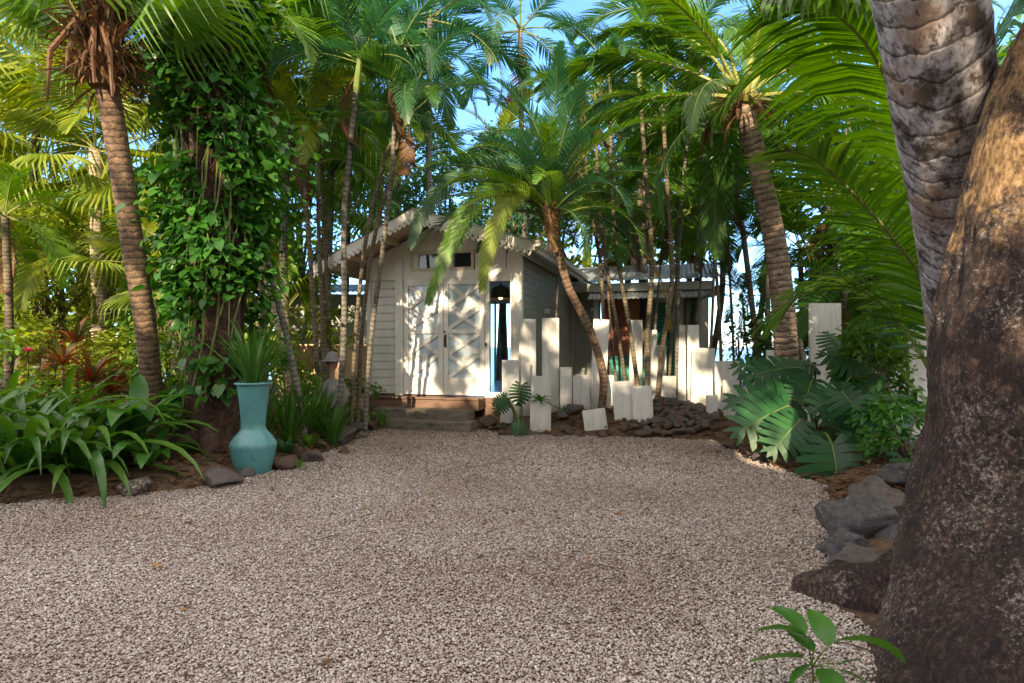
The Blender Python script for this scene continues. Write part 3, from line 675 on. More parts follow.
for row in range(9):
    for c in range(11):
        px = 644+c*7.0+(row % 2)*3.4+U(-1.5,1.5); y = 9.95+row*.17+U(-.05,.05); x = (px-512)/F*y; r = U(.08,.13)
        if px > 718: continue
        put('bed_stone', SM[k % 8], None, (x, y, gz(x, y)+r*.3+.02), (U(-.4,.4),U(-.4,.4),U(0,6)), (r*1.15, r, r), 'dark rounded lava stone in the heap below the wide white boards', 'stone', 'stones heaped below the boards'); k += 1
BOUL = [(882,500,34,5.0,'large brown grey boulder behind the others beside the big trunk'), (856,522,37,4.55,'blue grey slab boulder on top of the pile by the big trunk'),
        (846,549,27,4.3,'rounded dark boulder jutting left over the gravel by the big trunk'), (892,545,27,4.35,'grey streaked boulder tucked against the big trunk'),
        (856,571,34,4.1,'low brown boulder at the bottom of the pile by the big trunk'), (905,470,24,5.6,'dark boulder half hidden by leaves at the right')]
for i, (px, py, hw, Y, lab) in enumerate(BOUL):
    r = hw/F*Y; p = P(px, py, Y); me = stone_mesh(60+i, 'boulder' if i not in (0,4) else 'basalt', .72, .3, 4)
    put('boulder', me, None, (p.x, Y, max(p.z, .04)), (U(-.2,.2), U(-.2,.2), U(0,6)), (r*1.1, r*1.1, r*1.0 if i < 4 else r*.8), lab, 'boulder', 'boulders beside the big trunk')

# ------------------------------------------------------------------ vase
vp = G(246, 476); vb = thing('tall_vase', 'tall turquoise glazed vase with bulging base and flared rim holding spiky leaves', 'vase', (vp.x, vp.y+.2, .0))
mb = MB(); H = 1.07
prof = [(.001,.0),(.185,.0),(.20,.02),(.235,.16),(.262,.30),(.268,.335),(.255,.37),(.21,.44),(.155,.50),(.135,.54),(.137,.60),(.150,.76),(.168,.92),(.182,1.03),(.188,1.05),(.212,1.055),(.214,1.075),(.19,1.08),(.172,1.07),(.155,.9),(.13,.6)]
mb.lathe(prof, n=48); put('vase_body', mb.mesh('vase_body', ['vase'], True), vb)

# ------------------------------------------------------------------ leaf builders
def strip_leaf(mb, base, az, el, L, w, droop, mi=0, nseg=6, fold=.25, tip=.35, wtpos=.45, twist=0):
    """one arching strap leaf from base"""
    p = Vector(base); ang = el; hd = Vector((math.cos(az), math.sin(az), 0)); side = Vector((-math.sin(az), math.cos(az), 0)); vs = []; fs = []
    for i in range(nseg+1):
        t = i/nseg; ww = w*(math.sin(PI*min(1, max(0, (t*.88+.12)))**.8)) if t < 1 else 0.002
        ww = w*max(.03, (1-((t-wtpos)/(1-wtpos))**2 if t > wtpos else .35+.65*(t/wtpos)))
        up = Vector((-math.cos(az)*math.sin(ang), -math.sin(az)*math.sin(ang), math.cos(ang)))
        sd = side*math.cos(twist*t)+up*math.sin(twist*t)
        vs += [p+sd*ww/2+up*fold*ww, p, p-sd*ww/2+up*fold*ww]
        p = p+(hd*math.cos(ang)+Vector((0,0,1))*math.sin(ang))*L/nseg; ang -= droop/nseg*(.4+1.2*t)
    for i in range(nseg): a = i*3; fs += [(a, a+3, a+4, a+1), (a+1, a+4, a+5, a+2)]
    mb.add(vs, fs, mi)
def rosette(n, L, w, el0, el1, droop, fold=.2, jit=.2, r0=.03, z0=0, nseg=6, az0=0, azr=2*PI, wtpos=.45):
    mb = MB()
    for i in range(n):
        t = i/max(1, n-1); az = az0+(i*2.399 % (2*PI))/(2*PI)*azr; el = el1+(el0-el1)*t+U(-.12,.12)
        strip_leaf(mb, (r0*math.cos(az), r0*math.sin(az), z0), az, el, L*U(1-jit, 1+jit), w*U(.8,1.15), droop*U(.7,1.3), 0, nseg, fold, wtpos=wtpos, twist=U(-.3,.3))
    return mb

def frond_mesh(name, L, nl, ll, mats, droop=1.2, vee=.35, hang=.5, lw=.05, petiole=.18, pr=.02, fwd=(60,25), sag=.6, segs=3, jitter=.08, side_droop=0):
    """pinnate palm frond along +X; mats = [leaf, rachis]"""
    mb = MB(); K = 26; pts = []; tang = []; p = Vector((0,0,0)); ang = 0
    for i in range(K+1):
        t = i/K; pts.append(p.copy()); d = Vector((math.cos(ang), 0, math.sin(ang))); tang.append(d); p = p+d*L/K; ang = -droop*((i+1)/K)**1.5
    mb.tube(pts, [pr*(1-.88*i/K) for i in range(K+1)], 5, 1)
    for i in range(nl):
        t = petiole+(1-petiole)*(i+.5)/nl; f = t*K; a = min(int(f), K-1); q = pts[a].lerp(pts[a+1], f-a); T = tang[a]; Nn = Vector((-T.z, 0, T.x))
        prof = max(.12, math.sin(PI*min(1, ((t-petiole)/(1-petiole))*.82+.16))**.75)
        fa = math.radians(fwd[0]+(fwd[1]-fwd[0])*((t-petiole)/(1-petiole)))
        for s in (-1, 1):
            l = ll*prof*U(1-jitter*2, 1+jitter); fj = fa+U(-jitter, jitter); vj = vee+U(-jitter, jitter)
            d = (T*math.cos(fj)+Vector((0,s,0))*math.sin(fj)*math.cos(vj)+Nn*math.sin(vj)*math.sin(fj)).normalized()
            wv = d.cross(Nn).normalized() if abs(d.dot(Nn)) < .95 else T
            vs = []; c = q.copy(); dd = d.copy(); hg = hang*U(.75,1.25)
            for j in range(segs+1):
                u = j/segs; w = lw*(.55+.45*math.sin(PI*min(1, u*1.1+.1)))*(1 if j < segs else .08)
                vs += [c+wv*w/2, c-wv*w/2]; dd = (dd+Vector((0,0,-1))*hg/segs*(.4+u)).normalized(); c = c+dd*l/segs
            mb.add(vs, [(2*j, 2*j+1, 2*j+3, 2*j+2) for j in range(segs)], 0)
    return mb.mesh(name, mats)
def fan_mesh(name, R, nseg, mats, petL, droop=.9, spread=300, split=.5, pr=.014):
    mb = MB(); K = 6; pts = [Vector((petL*i/K, 0, -.12*petL*(i/K)**2)) for i in range(K+1)]; mb.tube(pts, [pr*(1-.4*i/K) for i in range(K+1)], 5, 1)
    c0 = pts[-1]
    for i in range(nseg):
        a = math.radians(-spread/2+spread*(i+.5)/nseg); hw = math.radians(spread/nseg/2)*1.02; rr = R*(.78+.22*math.cos(a*.6))*U(.92,1.05)
        vs = []
        def pt(r, an, dz=0): return c0+Vector((r*math.cos(an), r*math.sin(an), dz))
        z1 = -.05*R*abs(math.sin(a)); hs = droop*U(.7,1.3)
        vs = [c0+Vector((0,0,0)), pt(rr*split, a-hw, z1-.02*R), pt(rr*split, a, z1+.015*R), pt(rr*split, a+hw, z1-.02*R),
              pt(rr*.78, a-hw*.35, z1-rr*.14*hs), pt(rr*.78, a+hw*.35, z1-rr*.14*hs), pt(rr*(1-.12*hs), a, z1-rr*.45*hs)]
        mb.add(vs, [(0,1,2),(0,2,3),(1,4,5,2),(2,5,3),(4,6,5)], 0)
    return mb.mesh(name, mats)
FR = {}
def variants(key, fn, n=3): FR[key] = [fn(i) for i in range(n)]
variants('coco', lambda i: frond_mesh('coconut_frond', 4.2, 78, .85, ['leaf_coco','petiole_yel'], 1.25+.15*i, .15, 1.3, .045, .2, .04))
variants('coco_dark', lambda i: frond_mesh('coconut_frond', 3.8, 66, .8, ['leaf_dark','petiole'], 1.2+.2*i, .2, 1.1, .045, .2, .035))
variants('areca', lambda i: frond_mesh('areca_frond', 1.9, 40, .48, ['leaf_mid','petiole_yel'], 1.35+.2*i, .5, .55, .032, .18, .014))
variants('areca_dark', lambda i: frond_mesh('areca_frond', 1.9, 40, .5, ['leaf_dark','petiole'], 1.35+.2*i, .45, .6, .032, .18, .014))
variants('areca_blue', lambda i: frond_mesh('areca_frond', 1.9, 40, .46, ['leaf_blue','petiole'], 1.3+.25*i, .4, .7, .03, .18, .014))
variants('areca_yel', lambda i: frond_mesh('areca_frond', 1.9, 38, .48, ['leaf_yel','petiole_yel'], 1.35+.2*i, .4, .6, .036, .18, .014))
variants('phoenix', lambda i: frond_mesh('date_frond', 1.75, 62, .26, ['leaf_mid','petiole'], 1.3+.25*i, .35, .35, .016, .1, .013, (58,30)))
variants('phoenix_dark', lambda i: frond_mesh('date_frond', 1.75, 62, .26, ['leaf_blue','petiole'], 1.2+.25*i, .35, .35, .016, .1, .013, (58,30)))
variants('fan', lambda i: fan_mesh('fan_leaf', .85, 40, ['leaf_mid','petiole'], 1.0, .9+.3*i))
variants('fan_yel', lambda i: fan_mesh('fan_leaf', .85, 40, ['leaf_yel','petiole_yel'], 1.0, .8+.3*i))
variants('fan_dark', lambda i: fan_mesh('fan_leaf', .85, 44, ['leaf_dark','petiole'], 1.0, 1.2+.3*i))
PARTN = {'coco':'frond','coco_dark':'frond','areca':'frond','phoenix':'frond','fan':'fan_leaf'}

def spline(pts, n):
    out = []
    P_ = [pts[0]]+list(pts)+[pts[-1]]
    for i in range(1, len(P_)-2):
        a, b, c, d = P_[i-1], P_[i], P_[i+1], P_[i+2]
        for k in range(n):
            t = k/n; out.append(.5*((2*b)+(c-a)*t+(2*a-5*b+4*c-d)*t*t+(3*b-a-3*c+d)*t**3))
    out.append(pts[-1]); return out
def palm(name, label, cat, group, pxs, Y0, Y1, r, kind, nf, scale=1, bark='bark_areca', el=(80,-10), az0=None, extra=None, shaft=True, seed=None, base_z=None, rtop=.75):
    """pxs: pixel polyline from foot to crown, the depth goes from Y0 to Y1"""
    n = len(pxs); W_ = [P(a, b, Y0+(Y1-Y0)*i/(n-1)) for i, (a, b) in enumerate(pxs)]
    foot = W_[0].copy(); g = gz(foot.x, foot.y)
    if foot.z > g: W_.insert(0, Vector((foot.x-(W_[1].x-foot.x)*.1, foot.y, g-.1)))
    base = Vector((W_[0].x, W_[0].y, max(W_[0].z, g-.1))); W_[0] = base
    pts = [p-base for p in spline(W_, 7)]
    root = thing(name, label, cat, base, 0, group)
    mb = MB(); K = len(pts)-1
    mb.tube(pts, [r*(1+.35*max(0, 1-i/(K*.12))**2-(1-rtop)*i/K) for i in range(K+1)], 10 if r < .08 else 16, 0)
    put('trunk', mb.mesh('trunk', [bark], True), root)
    top = pts[-1]; dr = (pts[-1]-pts[-2]).normalized()
    if shaft:
        mb = MB(); mb.tube([top-dr*.02, top+dr*.2, top+dr*.45, top+dr*.6], [r*.95, r*1.05, r*.7, r*.25], 8, 0)
        put('crownshaft', mb.mesh('crownshaft', ['petiole']), root); ct = top+dr*.45
    else: ct = top
    az = U(0, 6.28) if az0 is None else az0
    for i in range(nf):
        t = (i+.5)/nf; az += 2.399+U(-.2,.2); e = math.radians(el[0]+(el[1]-el[0])*t**.85+U(-8,8))
        put('frond' if not kind.startswith('fan') else 'fan_leaf', rnd.choice(FR[kind]), root, ct+Vector((0,0,U(-.05,.05)*scale)), (U(-.3,.3), -e, az), scale*U(.85,1.1))
    if nf and not kind.startswith('fan') and rnd.random() < .7:
        for k in range(rnd.choice((1,1,2))): put('dead_frond', rnd.choice(FR['dead']), root, ct-dr*.15, (0, math.radians(U(45,75)), U(0,6.28)), scale*U(.7,1))
    return root, ct

DFQ = []
variants('dead', lambda i: frond_mesh('dead_frond', 1.7, 34, .4, ['leaf_brown','bark_dry'], 1.6+.3*i, .1, 1.6, .03, .15, .014))
# ------------------------------------------------------------------ main palms
# mid coconut palm
rt, ct = palm('coconut_palm', 'coconut palm with ringed leaning trunk and one green nut high right of centre', 'palm tree', None,
              [(795,440),(788,370),(778,260),(757,160),(742,98)], 10.4, 9.8, .215, 'coco', 0, 1, 'bark_coco', shaft=False, rtop=.66)
for (az, e, ro, sc, kd) in [(172,10,0,.95,'coco'),(160,38,.2,.9,'coco'),(140,62,0,.9,'coco'),(100,70,.3,.9,'coco'),(205,55,-.2,.9,'coco'),(15,62,.2,.9,'coco'),(-10,35,0,.9,'coco'),
                        (30,12,0,.9,'coco_dark'),(190,-22,.1,.75,'coco_dark'),(230,5,0,.6,'coco'),(60,30,0,.9,'coco_dark'),(120,15,0,.9,'coco_dark'),(-25,-28,0,.7,'coco_dark'),(350,5,.2,.8,'coco'),(275,60,0,.7,'coco'),(90,-30,0,.8,'coco_dark')]:
    put('frond', FR[kd][rnd.randrange(3)], rt, ct, (ro, -math.radians(e), math.radians(az)), sc)
mb = MB()
for i in range(46):
    a = U(0, 6.28); strip_leaf(mb, ct+Vector((.12*math.cos(a), .12*math.sin(a), U(-.35,.1))), a, U(-.9,.9), U(.3,.9), U(.03,.09), U(1,2.4), 0, 4)
for i in range(16): a = PI+U(-.5,.3); strip_leaf(mb, ct+Vector((-.2+U(-.05,.05), -.1, -.05)), a, -.8, U(.7,1.15), .07, 1.2, 0, 4)
put('dry_husk', mb.mesh('dry_husk', ['leaf_brown']), rt)
mb = MB(); mb.lathe([(.001,-.13),(.06,-.115),(.11,-.05),(.12,.02),(.09,.09),(.04,.13),(.001,.14)], n=18); put('coconut', mb.mesh('coconut', ['coconut'], True), rt, ct+Vector((.02,-.25,.66)), (.2,.2,0), .85)
mb = MB()
for i in range(7): a = i*2.4; mb.tube([ct+Vector((.1*math.cos(a),.1*math.sin(a),-.1)), ct+Vector((.16*math.cos(a),.16*math.sin(a),.12)), ct+Vector((.3*math.cos(a),.3*math.sin(a),.5))], [.09,.07,.04], 8)
put('leaf_base', mb.mesh('leaf_base', ['petiole_yel'], True), rt)

# young date palm with curved trunk in front of the cottage
rt, ct = palm('date_palm', 'feathery date palm with a bent trunk arching over the cottage front', 'palm tree', None,
              [(601,412),(603,375),(590,330),(566,280),(551,208)], 10.7, 10.0, .07, 'phoenix', 0, 1, 'bark_ring', shaft=False, rtop=1.0)
crown = MB(); crown.tube([ct+Vector((.06,0,-.75)), ct+Vector((.03,0,-.45)), ct+Vector((0,0,-.1)), ct+Vector((0,0,.25)), ct+Vector((0,0,.5))], [.07,.11,.16,.15,.06], 14)
for i in range(620):
    t = U(0,1); a = U(0,6.28); strip_leaf(crown, ct+Vector((.11*math.cos(a), .11*math.sin(a), -.62+t*1.1)), a, -.5+t*1.7, U(.25,.6)*(.55+.5*t), .016, U(-.3,1.1), 1 if i % 5 else 2, 3)
put('leaf_bases', crown.mesh('leaf_bases', ['bark_dry','leaf_dark','leaf_brown']), rt)
for i in range(40):
    az = i*2.399; t = (i+.5)/40; e = 86-70*t+U(-6,6)
    put('frond', rnd.choice(FR['phoenix_dark' if i % 3 else 'phoenix']), rt, ct+Vector((0,0,.25-.45*t)), (U(-.3,.3), -math.radians(e), az), U(1.1,1.5))
for (az, e, sc, kd) in [(200,30,1.5,'phoenix'),(184,20,1.3,'phoenix_dark'),(212,15,1.4,'phoenix'),(192,42,1.65,'phoenix'),(300,-10,.9,'phoenix_dark')]:
    put('frond', FR[kd][2], rt, ct, (0, -math.radians(e), math.radians(az)), sc)

dbase = rt.location.copy()
DF = [([(553,206,10.0),(522,180,9.8),(482,196,9.6),(450,245,9.4),(428,302,9.3)], .30, 70, 'leaf_mid'), ([(553,206,10.0),(515,168,9.9),(466,172,9.8),(428,205,9.7),(410,246,9.6)], .28, 64, 'leaf_blue'),
      ([(553,206,10.0),(530,188,9.7),(505,205,9.4),(488,250,9.2),(482,290,9.1)], .26, 60, 'leaf_yel')]
s_keep = rt
for pts, ll, nl, mt in DF: DFQ.append((pts, ll, nl, mt, rt, dbase))
# left fan palm trunk
rt, ct = palm('fan_palm', 'thick ringed fan palm trunk with brown fibrous crown at the upper left', 'palm tree', None,
              [(152,400),(146,330),(132,240),(118,150),(104,66)], 7.9, 6.9, .13, 'fan', 10, 1.1, 'bark_ring', el=(82,28), shaft=False, rtop=.95)
mb = MB()
for i in range(620):
    a = U(0, 6.28); strip_leaf(mb, ct+Vector((.15*math.cos(a), .15*math.sin(a), U(-.25,.7))), a, U(-.8,1.3), U(.2,.6), U(.008,.045), U(-.5,2.4), 0, 4)
mb.tube([ct+Vector((0,0,-.25)), ct, ct+Vector((0,0,.4)), ct+Vector((0,0,.9))], [.15,.19,.20,.15], 12)
for (dx, dz, dz2) in ((-.35,.5,-.55),(-.15,.6,-.2),(.3,.4,-.5),(.12,.7,-.35)): mb.tube([ct+Vector((dx*.3,-.2,dz)), ct+Vector((dx,-.35,0)), ct+Vector((dx*1.1,-.35,dz2))], [.035,.03,.015], 6)
put('dry_fibre', mb.mesh('dry_fibre', ['leaf_brown']), rt)

# big vine covered trunk
vt = thing('old_tree', 'broad dark red brown trunk wrapped in climbing vine left of the vase', 'tree', (G(205,462).x, 7.9, 0))
b0 = Vector((vt.location.x, 7.9, 0)); W_ = [P(205,470,7.9)-b0, P(208,440,7.9)-b0, P(213,400,7.9)-b0, P(218,330,7.9)-b0, P(216,230,7.9)-b0, P(210,120,7.8)-b0, P(203,0,7.7)-b0, P(200,-90,7.6)-b0]
mb = MB(); sp = spline(W_, 8)
def jit(an, L): return 1+.13*math.sin(an*5+.8*math.sin(L*1.7))+.10*math.sin(an*11+L*1.1)+.05*noise.noise(Vector((an*4, L*6, 0)))
mb.tube(sp, [.29+.30*max(0, 1-i/12)**2.0 for i in range(len(sp))], 48, 0, True, jit)
for (a, L_) in ((200,1.0),(250,.8),(300,.6),(230,.9)):
    a = math.radians(a); mb.tube([Vector((.2*math.cos(a),.2*math.sin(a),.45)), Vector((.45*math.cos(a),.45*math.sin(a),.16)), Vector((L_*math.cos(a),L_*math.sin(a),-.02))], [.14,.11,.05], 10)
put('trunk', mb.mesh('trunk', ['bark_vine'], True), vt)
# tangle of aerial roots
mb = MB()
for i in range(70):
    a = U(0, 6.28); z = U(1.5, 5.5); pts = []
    for k in range(6): rr = .31+U(0,.07); pts.append(Vector((sp[0].x+(.0)+rr*math.cos(a), rr*math.sin(a), z))); z -= U(.08,.3); a += U(-.3,.3)
    off = [sp[min(len(sp)-1, int(len(sp)*max(0, p.z)/6.2))] for p in pts]
    mb.tube([Vector((p.x+o.x-sp[0].x, p.y, p.z)) for p, o in zip(pts, off)], U(.006,.014), 4)
put('aerial_roots', mb.mesh('aerial_roots', ['stem_brown']), vt)
# climbing vine
n = 10500; z = NR.uniform(.5, 6.4, n); az = NR.uniform(0, 2*PI, n)
cl = np.array([noise.noise(Vector((math.cos(a)*1.3, math.sin(a)*1.3, zz*1.1))) for a, zz in zip(az, z)])
keep = (cl > -.06-.40*np.clip((z-2.0)/2.0, 0, 1)) & ((z > 1.9) | (NR.uniform(0, 1, n) < .35)); z, az, cl = z[keep], az[keep], cl[keep]; n = len(z)
rr = .34+np.abs(NR.normal(0, 1, n))*(.13+.36*np.clip((z-1.8)/2.5, 0, 1)*(cl+.35))
cx = np.interp(z, [p.z for p in sp], [p.x for p in sp])
pos = np.stack([cx+rr*np.cos(az)*1.15, rr*np.sin(az), z], 1)
V, Fa = scatter(HEART[0], HEART[1], pos, rotmats(az+NR.normal(0,.7,n), NR.normal(-.6,.4,n), NR.normal(0,.5,n)), (.065+.11*NR.uniform(0,1,n)**1.6)[:, None]*np.ones((1,3)))
vine = thing('climbing_vine', 'green heart leaved vine climbing all over the old dark trunk', 'vine', b0); put('foliage', np_mesh('foliage', V, Fa, ['leaf_vine']), vine)
mb = MB()
for i in range(26):
    a = U(0,6.28); q = [Vector((np.interp(zz, [p.z for p in sp], [p.x for p in sp])+(.33+U(0,.2))*math.cos(a+zz*.25), (.33+U(0,.2))*math.sin(a+zz*.25), zz)) for zz in np.arange(U(.2,2.5), U(4,6.2), .35)]
    if len(q) > 2: mb.tube(q, .009, 4)
put('stem', mb.mesh('stem', ['petiole']), vine)

# ------------------------------------------------------------------ big foreground tree right
bx0 = Vector((2.68, 3.02, 0)); bt = thing('leaning_tree', 'massive dark speckled foreground trunk leaning right at the right edge', 'tree', bx0)
axis = [(2.68,-.2),(2.68,.0),(2.67,.25),(2.73,.6),(2.82,1.0),(2.84,1.5),(2.92,2.0),(2.99,2.5),(3.16,3.0),(3.5,3.7),(3.9,4.6),(4.4,5.6)]
rads = [1.0,.94,.68,.59,.56,.54,.51,.48,.45,.40,.36,.30]
sp = spline([Vector((x, 3.15+max(0, (z-1)*.02)-.36*min(1, max(0, 1-z/.7))**1.5, z))-bx0 for x, z in axis], 30); rs = []
for i in range(len(sp)): f = i/30; a = min(int(f), len(rads)-2); rs.append(rads[a]+(rads[a+1]-rads[a])*(f-a))
def jb(an, L):
    fl = max(0, 1-L/1.1)**1.5
    return 1+.05*math.sin(an*3+1)+.16*fl*math.sin(an*4+2.2)+.075*noise.noise(Vector((math.cos(an)*2.2, math.sin(an)*2.2, L*1.6)))+.03*noise.noise(Vector((math.cos(an)*8, math.sin(an)*8, L*6)))+.016*noise.noise(Vector((math.cos(an)*17, math.sin(an)*17, L*15)))+.010*noise.noise(Vector((math.cos(an)*40, math.sin(an)*40, L*38)))
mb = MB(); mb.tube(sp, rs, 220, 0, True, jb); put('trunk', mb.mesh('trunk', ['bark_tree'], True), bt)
def root(pts, rad):
    mb = MB(); s_ = spline([Vector(p)-bx0 for p in pts], 10); r_ = []
    for i in range(len(s_)): f = i/10; a = min(int(f), len(rad)-2); r_.append(rad[a]+(rad[a+1]-rad[a])*(f-a))
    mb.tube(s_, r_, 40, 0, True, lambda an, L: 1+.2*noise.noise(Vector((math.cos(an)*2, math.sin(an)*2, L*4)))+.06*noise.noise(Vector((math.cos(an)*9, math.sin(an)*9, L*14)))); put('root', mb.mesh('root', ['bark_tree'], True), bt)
root([(2.5,3.3,.2),(2.2,3.45,.02),(1.98,3.62,-.03),(1.78,3.76,-.07)], [.34,.25,.20,.13])
root([(2.4,2.95,.35),(2.12,2.95,.12),(1.9,2.95,.0),(1.75,2.9,-.1)], [.30,.20,.12,.05])

# near coconut trunk with modelled ring scars
nb = P(968, 460, 5.2); nb.z = 0
nc = thing('coconut_palm', 'pale grey ringed coconut trunk leaning close behind the massive dark trunk', 'palm tree', nb)
W_ = [Vector((nb.x,nb.y,0)), P(968,400,5.0), P(966,300,4.6), P(957,200,4.1), P(943,100,3.7), P(929,0,3.45), P(912,-120,3.2), P(892,-300,3.0)]
sp = spline([p-nb for p in W_], 60); Ls = [0]
for i in range(1, len(sp)): Ls.append(Ls[-1]+(sp[i]-sp[i-1]).length)
def phc(an, L): return L+.085*math.sin(an+.6)+.04*noise.noise(Vector((math.cos(an)*2.4, math.sin(an)*2.4, L*3.2)))+.012*noise.noise(Vector((math.cos(an)*9, math.sin(an)*9, L*9)))
def jc(an, L):
    u = (phc(an, L)/.155) % 1
    return 1+.018*u**1.5-.012*(u < .08)+.035*noise.noise(Vector((math.cos(an)*1.2, math.sin(an)*1.2, L*1.3)))+.02*noise.noise(Vector((math.cos(an)*6, math.sin(an)*6, L*9)))
mb = MB(); mb.tube(sp, [.27+.10*max(0, 1-l/.7)**2 for l in Ls], 90, 0, True, jc, phc); put('trunk', mb.mesh('trunk', ['bark_coconut'], True), nc)
ctop = sp[-1]
for i in range(14):
    put('frond', rnd.choice(FR['coco']), nc, ctop, (U(-.2,.2), -math.radians(78-3.5*i), i*2.399), 1.0)

# ------------------------------------------------------------------ hero fronds (young coconut at right, rachis traced in space)
def frond_path(name, pts, ll, nl, mats, hang=.7, lw=.05, parent=None, pr=.03, sides=(1,1), skew=60, ref=(0,0,1)):
    s_ = spline(pts, 12); mb = MB(); K = len(s_)-1
    mb.tube(s_, [pr*(1-.85*i/K) for i in range(K+1)], 6, 1)
    for i in range(nl):
        t = .1+.9*(i+.5)/nl; f = t*K; a = min(int(f), K-1); q = s_[a].lerp(s_[a+1], f-a); T = (s_[a+1]-s_[a]).normalized()
        sd = T.cross(Vector(ref)).normalized(); Nn = sd.cross(T).normalized()
        prof = max(.15, math.sin(PI*min(1, t*.8+.15))**.7); fa = math.radians(skew-30*t)
        for j_, s in enumerate((-1, 1)):
            if not sides[j_]: continue
            l = ll*prof*U(.9,1.08)*sides[j_]; vj = U(.0,.3); fj = fa+U(-.06,.06)
            d = (T*math.cos(fj)+sd*s*math.sin(fj)*math.cos(vj)+Nn*math.sin(vj)*math.sin(fj)).normalized(); wv = d.cross(Nn).normalized(); c = q.copy(); vs = []; hg = hang*U(.8,1.2)
            for k in range(5):
                u = k/4; w = lw*(.55+.45*math.sin(PI*min(1, u*1.05+.1)))*(1 if k < 4 else .08); vs += [c+wv*w/2, c-wv*w/2]
                dd = (d+Vector((0,0,-1))*hg*(u+.12)).normalized(); c = c+dd*l/4
            mb.add(vs, [(2*k, 2*k+1, 2*k+3, 2*k+2) for k in range(4)], 0)
    return put(name, mb.mesh(name, mats), parent)
for pts, ll, nl, mt, par, base_ in DFQ:
    frond_path('frond', [P(*q)-base_ for q in pts], ll*1.15, int(nl*1.7), [mt,'petiole'], .45, .022, par, .014, ref=(.1,-1,.35))
yb = Vector(((935-512)/F*7.2, 7.2, 0)); yc = thing('young_coconut_palm', 'stemless young coconut palm with huge bright green fronds behind the near trunks', 'palm tree', yb)
def rel(*pp): return [P(*p)-yb for p in pp]
yroot = (945, 400, 7.2)
frond_path('frond', rel(yroot,(930,250,6.8),(905,130,6.4),(870,50,6.0),(820,5,5.6),(770,0,5.3)), 1.55, 110, ['leaf_lime','petiole_yel'], 1.5, .055, yc)
frond_path('frond', rel(yroot,(925,290,6.9),(890,235,6.5),(850,190,6.1),(815,160,5.8),(785,150,5.6)), .95, 64, ['leaf_coco','petiole'], .5, .04, yc)
frond_path('frond', rel(yroot,(950,280,7.4),(965,150,7.6),(985,60,7.6),(1020,0,7.4)), 1.1, 60, ['leaf_blue','petiole'], .9, .06, yc)
frond_path('frond', rel(yroot,(920,250,7.6),(880,130,7.9),(830,60,8.1),(770,60,8.2),(720,110,8.2)), 1.4, 66, ['leaf_lime','petiole_yel'], 1.0, .07, yc)
frond_path('frond', rel(yroot,(905,330,7.4),(860,290,7.6),(810,290,7.7),(770,320,7.7)), 1.1, 56, ['leaf_coco','petiole'], .6, .05, yc)
frond_path('frond', rel(yroot,(940,210,7.9),(920,90,8.2),(890,0,8.4),(850,-60,8.4)), 1.4, 60, ['leaf_coco','petiole_yel'], 1.0, .06, yc)
frond_path('frond', rel(yroot,(990,300,6.8),(1040,220,6.6),(1100,180,6.2)), 1.2, 56, ['leaf_coco','petiole'], .8, .05, yc)

# ------------------------------------------------------------------ slender palm stems, left group and right group
SL = [ # label, polyline, Y0, Y1, r, kind, nf, scale, bark
 ('grey leaning palm stem nearest the vase on its right', [(302,412),(285,330),(262,235),(252,150),(250,60)], 8.9, 8.4, .055, 'areca', 8, 1.0, 'bark_thin'),
 ('thin palm stem lit orange left of the garden statue', [(320,410),(313,300),(306,200),(303,150)], 10.0, 10.0, .045, 'areca_yel', 7, .8, 'bark_areca'),
 ('short palm stem with golden bark behind the statue', [(326,410),(323,330),(319,240),(318,190)], 10.6, 10.6, .045, 'areca', 7, .8, 'bark_areca'),
 ('dark straight palm stem in front of the garden statue', [(338,425),(344,330),(344,220),(350,150),(356,92)], 9.3, 9.0, .05, 'areca_blue', 8, 1.0, 'bark_thin'),
 ('slim dark palm stem close right of the straight one', [(352,412),(356,330),(366,240),(384,160),(396,138)], 10.0, 9.7, .04, 'areca_dark', 7, .9, 'bark_areca'),
 ('slim palm stem leaning right toward the roof peak', [(358,412),(362,330),(374,240),(392,170),(404,120)], 10.2, 9.9, .04, 'areca_blue', 8, .95, 'bark_areca'),
 ('palm stem leaning right just before the slatted panel', [(366,408),(372,330),(384,240),(392,170),(396,80)], 9.9, 9.5, .045, 'areca_blue', 8, 1.0, 'bark_thin'),
 ('pale thin stem far left of the statue in the shade', [(292,405),(278,330),(262,270),(240,190),(236,120)], 9.9, 9.9, .05, 'areca_yel', 7, 1.0, 'bark_pale'),
 ('tall thin stem rising out of the frame above the shed', [(330,400),(328,300),(322,180),(318,60),(316,-40)], 11.5, 11.5, .05, 'areca', 8, 1.2, 'bark_areca'),
]
